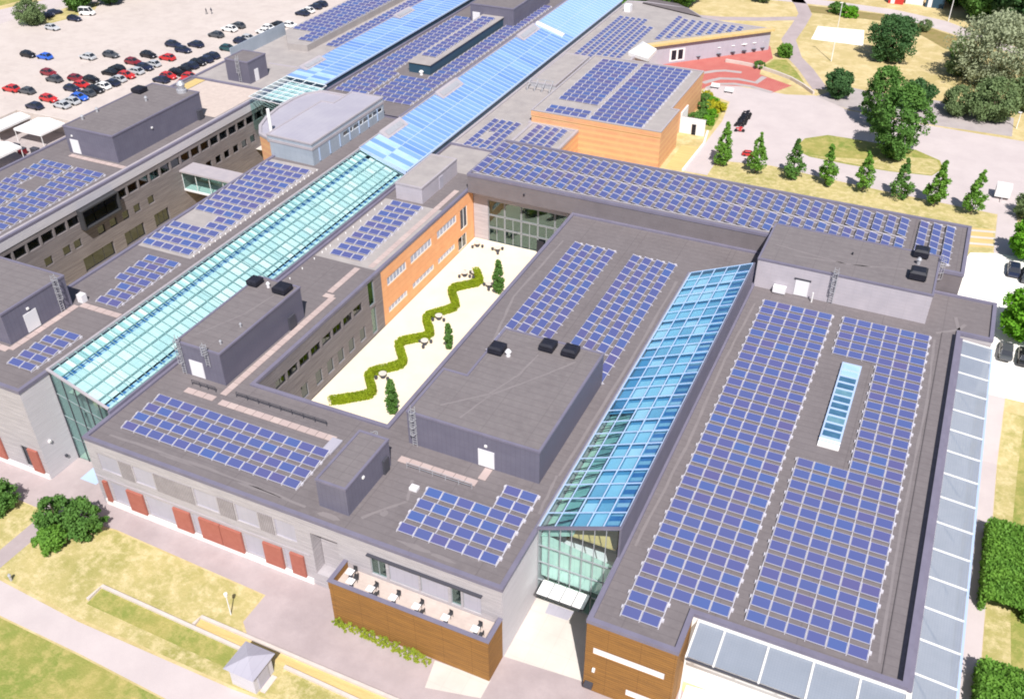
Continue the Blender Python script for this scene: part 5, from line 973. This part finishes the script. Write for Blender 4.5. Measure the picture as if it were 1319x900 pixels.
# ------------------------------------------------------------------ furniture and small things
def terrace_table(x, y):
    t = thing('terrace_table', 'square white table on the timber terrace', 'table', (x, y, 4.33), 'tables on the timber terrace')
    part('table_top', MB().box(x - .37, x + .37, y - .37, y + .37, 5.02, 5.07), 'white', t); part('pedestal', MB().cone(x, y, 4.33, 4.36, .26, .24, 10).cone(x, y, 4.36, 5.02, .04, .04, 8), 'dark_metal', t)
def chair(x, y, rz, z, label, group, m='frame_dark'):
    t = thing('chair', label, 'chair', (x, y, z), group); t.rotation_euler.z = rz
    if m not in CH:
        CH[m] = [('seat', MB().box(-.21, .21, -.21, .21, .42, .46).mesh('seat', m)), ('backrest', MB().box(-.21, .21, .19, .23, .5, .88).mesh('backrest', m))] + [('leg', MB().box(a - .02, a + .02, b - .02, b + .02, 0, .42 if b < 0 else .88).mesh('leg', m)) for a in (-.18, .18) for b in (-.18, .2)]
    for n, me in CH[m]: put(n, me, t)
CH = {}
for x in (-42.6, -41.9, -39.6, -37.0, -34.4, -31.2, -28.0):
    yy = 52.5 if x < -42.5 else 51.5; terrace_table(x, yy)
    for dx, dy, rz in ((.15, .72, 0),) if x in (-41.9, -37.0, -31.2) else ((.15, .72, 0), (.7, -.1, -1.57)): chair(x + dx, yy + dy * (.8 if yy > 52 else 1), rz + random.uniform(-.3, .3), 4.33, 'dark chair at a white table on the timber terrace', 'chairs on the timber terrace')
CTL = ['in the courtyard corner between orange and glazed walls', 'in front of the glazed courtyard wall', 'on the orange wall side of the hedge end', 'beside the tallest courtyard conifer', 'in the hedge bend level with the middle conifer', 'next to the middle courtyard conifer', 'in the hedge bend by the end conifer', 'just beyond the tip of the zigzag hedge']
for i, (x, y) in enumerate(((-64.4, 124.7), (-60.6, 124.6), (-62.0, 115.4), (-57.0, 114), (-59.9, 102.9), (-58.7, 96.4), (-60.1, 87.2), (-60.6, 116.2))):
    t = thing('round_table', 'round white table with stools ' + CTL[i], 'table', (x, y, -.1), 'round tables in the courtyard')
    part('table_top', MB().cone(x, y, .58, .66, .55, .55, 16), 'concrete', t); part('pedestal', MB().cone(x, y, -.1, .58, .35, .22, 10), 'dark_metal', t)
    for k in range(3):
        an = 2.1 * k + i; part('stool', MB().cone(x + .95 * math.cos(an), y + .95 * math.sin(an), -.1, .36, .2, .24, 10), 'dark_metal', t)
for k, (x, y) in enumerate(((-59.7, 212.3), (-53.9, 216.2), (-50.0, 219.8), (-47.4, 222.4), (-45.2, 224.4), (-43.4, 226.4), (-41.9, 228.2))):
    t = thing('parasol', 'white parasol over a table along the grey wall of the red plaza', 'parasol', (x, y, NZ), 'parasols on the red plaza')
    part('canopy', MB().cone(x, y, NZ + 2.1, NZ + 2.6, 1.3, .08, 8), 'white', t); part('pole', MB().cone(x, y, NZ, NZ + 2.15, .03, .03, 6), 'dark_metal', t); part('base', MB().cone(x, y, NZ, NZ + .1, .3, .28, 10), 'dark_metal', t)
    tt = thing('cafe_table', 'dark table in the shade of a white parasol on the red plaza', 'table', (x + .9, y - .9, NZ), 'tables on the red plaza'); part('table_top', MB().box(x + .4, x + 1.4, y - 1.3, y - .5, NZ + .7, NZ + .75), 'dark_metal', tt); part('leg', MB().box(x + .85, x + .95, y - .95, y - .85, NZ, NZ + .7), 'dark_metal', tt)
for k, (x, y) in enumerate(((-59.0, 211.0), (-54.6, 215.4), (-49.9, 220.2), (-45.0, 225.2))):
    solid('banner_post', MB().box(x - .06, x + .06, y - .06, y + .06, NZ, NZ + 3.6).box(x - .42, x + .42, y - .03, y + .03, NZ + .6, NZ + 3.4), 'paint_o', 'upright orange banner against the grey plaza wall', 'banner', (x, y, NZ), 'banners on the plaza wall')
wl_ = thick([(-46.8, 216.3), (-43.5, 216.2), (-40.4, 215.7), (-38.1, 214.9), (-34.5, 213.2), (-31, 211.1), (-27.8, 208), (-24.8, 204.3)], .4)
solid('garden_wall', MB().prism(wl_, NZ - .2, NZ + .7), 'kerb', 'low curved wall between the red plaza and the lawn wedge', 'wall', (-38, 214, NZ))
gw = thing('retaining_wall', 'white wall with a dark doorway beside the path along the terracotta block', 'wall', (-42, 174, NZ)); part('wall', MB().box(-44.6, -39.9, 173.6, 173.9, NZ - .2, NZ + 3.2).box(-44.85, -44.6, 173.6, 178, NZ - .2, NZ + 4.0), 'white', gw); part('door', MB().box(-42.4, -41.6, 173.5, 173.595, NZ, NZ + 2.1), 'black', gw); part('handrail', MB().bar((-44.6, 173.75, NZ + 3.25), (-39.7, 173.75, NZ + 3.25), .12, .1), 'galv', gw)
solid('path_kerb', MB().prism(thick([(-39.2, 157.2), (-38.9, 170), (-39.8, 176)], .35), NZ - .1, NZ + .35), 'white', 'white kerb wall along the walk beside the terracotta block', 'kerb', (-39, 166, NZ))
for k, (x, y, lb_) in enumerate(((-44.7, 199.4, 'white wrapped bench at the drive end of the red plaza'), (-41.3, 198.0, 'white seat with dark frame at the drive end of the red plaza'))):
    t = thing('bench', lb_, 'bench', (x, y, NZ)); part('seat', MB().box(x - .9, x + .9, y - .4, y + .4, NZ + .4, NZ + .55), 'white', t); part('backrest', MB().box(x - .9, x + .9, y + .3, y + .42, NZ + .551, NZ + 1), 'white', t)
    for a in (-.7, .7): part('leg', MB().box(x + a - .06, x + a + .06, y - .35, y + .35, NZ, NZ + .4), 'dark_metal', t)
# kiosk on the lawn
kk = thing('kiosk', 'small square hut with a grey pyramid roof beside the light path', 'hut', (-47.1, 41.2, GZ)); part('wall', MB().box(-48.5, -45.7, 39.8, 42.6, GZ - .1, 2.0), 'wood_white', kk)
part('roof', MB().add([(-48.85, 39.45, 2.0), (-45.35, 39.45, 2.0), (-45.35, 42.95, 2.0), (-48.85, 42.95, 2.0), (-47.1, 41.2, 2.75)], [(0, 1, 4), (1, 2, 4), (2, 3, 4), (3, 0, 4), (3, 2, 1, 0)]), 'roof_metal', kk)
part('door', MB().box(-45.69, -45.6, 40.4, 41.9, GZ + .1, 1.6), 'grey_panel', kk); part('door_step', MB().box(-45.6, -45.0, 40.2, 42.2, GZ - .05, GZ + .1), 'kerb', kk)
for lb_, ln in (('low pale kerb wall around the long grass bed', [(-68.8, 41.6), (-68.7, 43.6), (-50.2, 43.3)]), ('low pale kerb wall along the asphalt above the straw bed', [(-56.5, 43.7), (-56.4, 44.8), (-31, 44.8)]), ('low pale kerb wall running from the hut under the straw bed', [(-45.0, 43.4), (-31, 43.1)])):
    solid('kerb_wall', MB().prism(thick(ln, .35), GZ - .1, GZ + .3), 'kerb', lb_, 'wall', (*ln[0], GZ))
solid('bollard_light', MB().cone(-78.3, 40.2, GZ, GZ + .8, .14, .14, 10).cone(-78.3, 40.2, GZ + .8, GZ + 1.0, .2, .1, 10), 'galv', 'short bollard light at the junction of the light path', 'bollard', (-78.3, 40.2, GZ))
t = thing('lamp_post', 'slim lamp post on the dry lawn near the asphalt corner', 'lamp post', (-53.9, 46.4, GZ)); part('pole', MB().cone(-53.9, 46.4, GZ, GZ + 2.9, .07, .05, 8), 'white_metal', t); part('lamp_head', MB().cone(-53.9, 46.4, GZ + 2.9, GZ + 3.3, .16, .2, 10), 'white', t)
for x, y, hh, lb_ in ((-3.3, 268.6, 9, 'tall street lamp beside the far road'), (-25, 226.6, 13, 'tall thin mast on the dry meadow in front of the sand court'), (14.6, 202.6, 3.2, 'short white lamp at the roadside below the grey-green tree')):
    t = thing('lamp_post', lb_, 'lamp post', (x, y, NZ)); part('pole', MB().cone(x, y, NZ, NZ + hh, .11, .06, 8), 'white', t); part('lamp_head', MB().box(x - .5, x + .15, y - .14, y + .14, NZ + hh, NZ + hh + .12), 'white', t)
t = thing('covered_trailer', 'white covered trailer parked at the end of the drive', 'trailer', (13.3, 169.6, NZ)); part('box_body', MB().box(12.1, 14.5, 168.6, 170.8, NZ + .5, NZ + 2.3), 'white', t)
for a in (12.15, 14.25): part('wheel', MB().tube((a, 169.7, NZ + .33), (a + .2, 169.7, NZ + .33), .33, .33, 12), 'tyre', t)
part('drawbar', MB().bar((13.3, 168.6, NZ + .55), (13.3, 167.3, NZ + .5), .1, .1), 'galv', t)
for x0, x1, y, hh, m, lb_ in ((-19.2, -15.4, 278.5, 2.8, 'paint_r', 'red stall box at the roadside under the wood'), (-15.0, -10.6, 280, 2.6, 'white', 'white stall box between the red and the dark one'), (-10.0, -5.4, 279, 2.5, 'teal_wall', 'dark green container at the roadside')):
    t = thing('container', lb_, 'container', ((x0 + x1) / 2, y, NZ)); part('body', MB().box(x0, x1, y, y + 2.4, NZ, NZ + hh), m, t); part('roof', MB().box(x0 - .1, x1 + .1, y - .1, y + 2.5, NZ + hh + .003, NZ + hh + .12), 'white' if m != 'teal_wall' else 'dark_metal', t); part('door', MB().box(x0 + .6, x0 + 1.6, y - .05, y - .003, NZ + .05, NZ + 2), 'white_metal', t)
os_ = thing('site_shed', 'long orange and white striped shed behind the roadside boxes', 'shed', (-8, 289, NZ)); part('wall', MB().box(-20, -2, 287, 293, NZ, NZ + 4), 'paint_o', os_); part('roof', MB().box(-20.3, -1.7, 286.7, 293.3, NZ + 4.003, NZ + 4.2), 'white', os_)
for k in range(6): part('wall_panel', MB().box(-19.5 + 3 * k, -18.2 + 3 * k, 286.9, 286.99, NZ + .2, NZ + 3.8), 'white', os_)
# service yard with white marquees on the left
solid('yard_wall', MB().prism(thick([(-176.5, 108), (-176.3, 132), (-138, 132.6)], .4), GZ - .2, 2.6), 'kerb', 'pale wall around the service yard with white marquees', 'wall', (-176, 132, GZ))
sheet('service_yard', [(-176, 95), (-136, 95), (-136, 132), (-176, 132)], 'paving_grey', 3)
for i, (x0, x1, y0, y1, lb_) in enumerate(((-175.8, -171.6, 122.5, 131, 'long white marquee along the yard wall corner'), (-169.6, -162.2, 124.8, 131.2, 'double white marquee in the middle of the service yard'), (-167, -161.2, 112, 119, 'white marquee on the yard nearest the far left range'))):
    t = thing('marquee', lb_, 'marquee', ((x0 + x1) / 2, (y0 + y1) / 2, GZ)); xm = (x0 + x1) / 2
    part('canopy', MB().add([(x0, y0, 2.3), (x1, y0, 2.3), (x1, y1, 2.3), (x0, y1, 2.3), (xm, y0 + .4, 3.0), (xm, y1 - .4, 3.0)], [(0, 1, 4), (1, 2, 5, 4), (2, 3, 5), (3, 0, 4, 5)]), 'white', t)
    part('valance', MB().box(x0 - .02, x1 + .02, y0 - .03, y0, 1.9, 2.32).box(x0 - .02, x1 + .02, y1, y1 + .03, 1.9, 2.32).box(x0 - .03, x0, y0, y1, 1.9, 2.32).box(x1, x1 + .03, y0, y1, 1.9, 2.32), 'white', t)
    for a in (x0 + .1, x1 - .1):
        for b in (y0 + .1, y1 - .1): part('leg', MB().box(a - .05, a + .05, b - .05, b + .05, GZ, 2.3), 'white', t)
for i, (x, y, m) in enumerate(((-169, 121, 'dark_metal'), (-166.5, 121.8, 'paint_g'), (-164, 121, 'paint_m'), (-161.5, 122, 'dark_metal'))):
    t = thing('waste_bin', {'dark_metal': 'dark wheeled bin standing between the marquees', 'paint_g': 'grey wheeled bin between the marquees', 'paint_m': 'maroon wheeled bin between the marquees'}[m], 'bin', (x, y, GZ), 'bins in the service yard'); part('body', MB().box(x - .8, x + .8, y - .5, y + .5, GZ + .12, GZ + 1.2), m, t); part('lid', MB().box(x - .85, x + .85, y - .55, y + .55, GZ + 1.203, GZ + 1.3), 'dark_metal', t)
    for a in (-.6, .6): part('wheel', MB().tube((x + a, y - .45, GZ + .1), (x + a, y - .35, GZ + .1), .1, .1, 8), 'tyre', t)
part('roof_tank', MB().cone(-136.0 + 2.2, 108.6, 12.86, 13.9, .55, .55, 12), 'paint_b', B6)
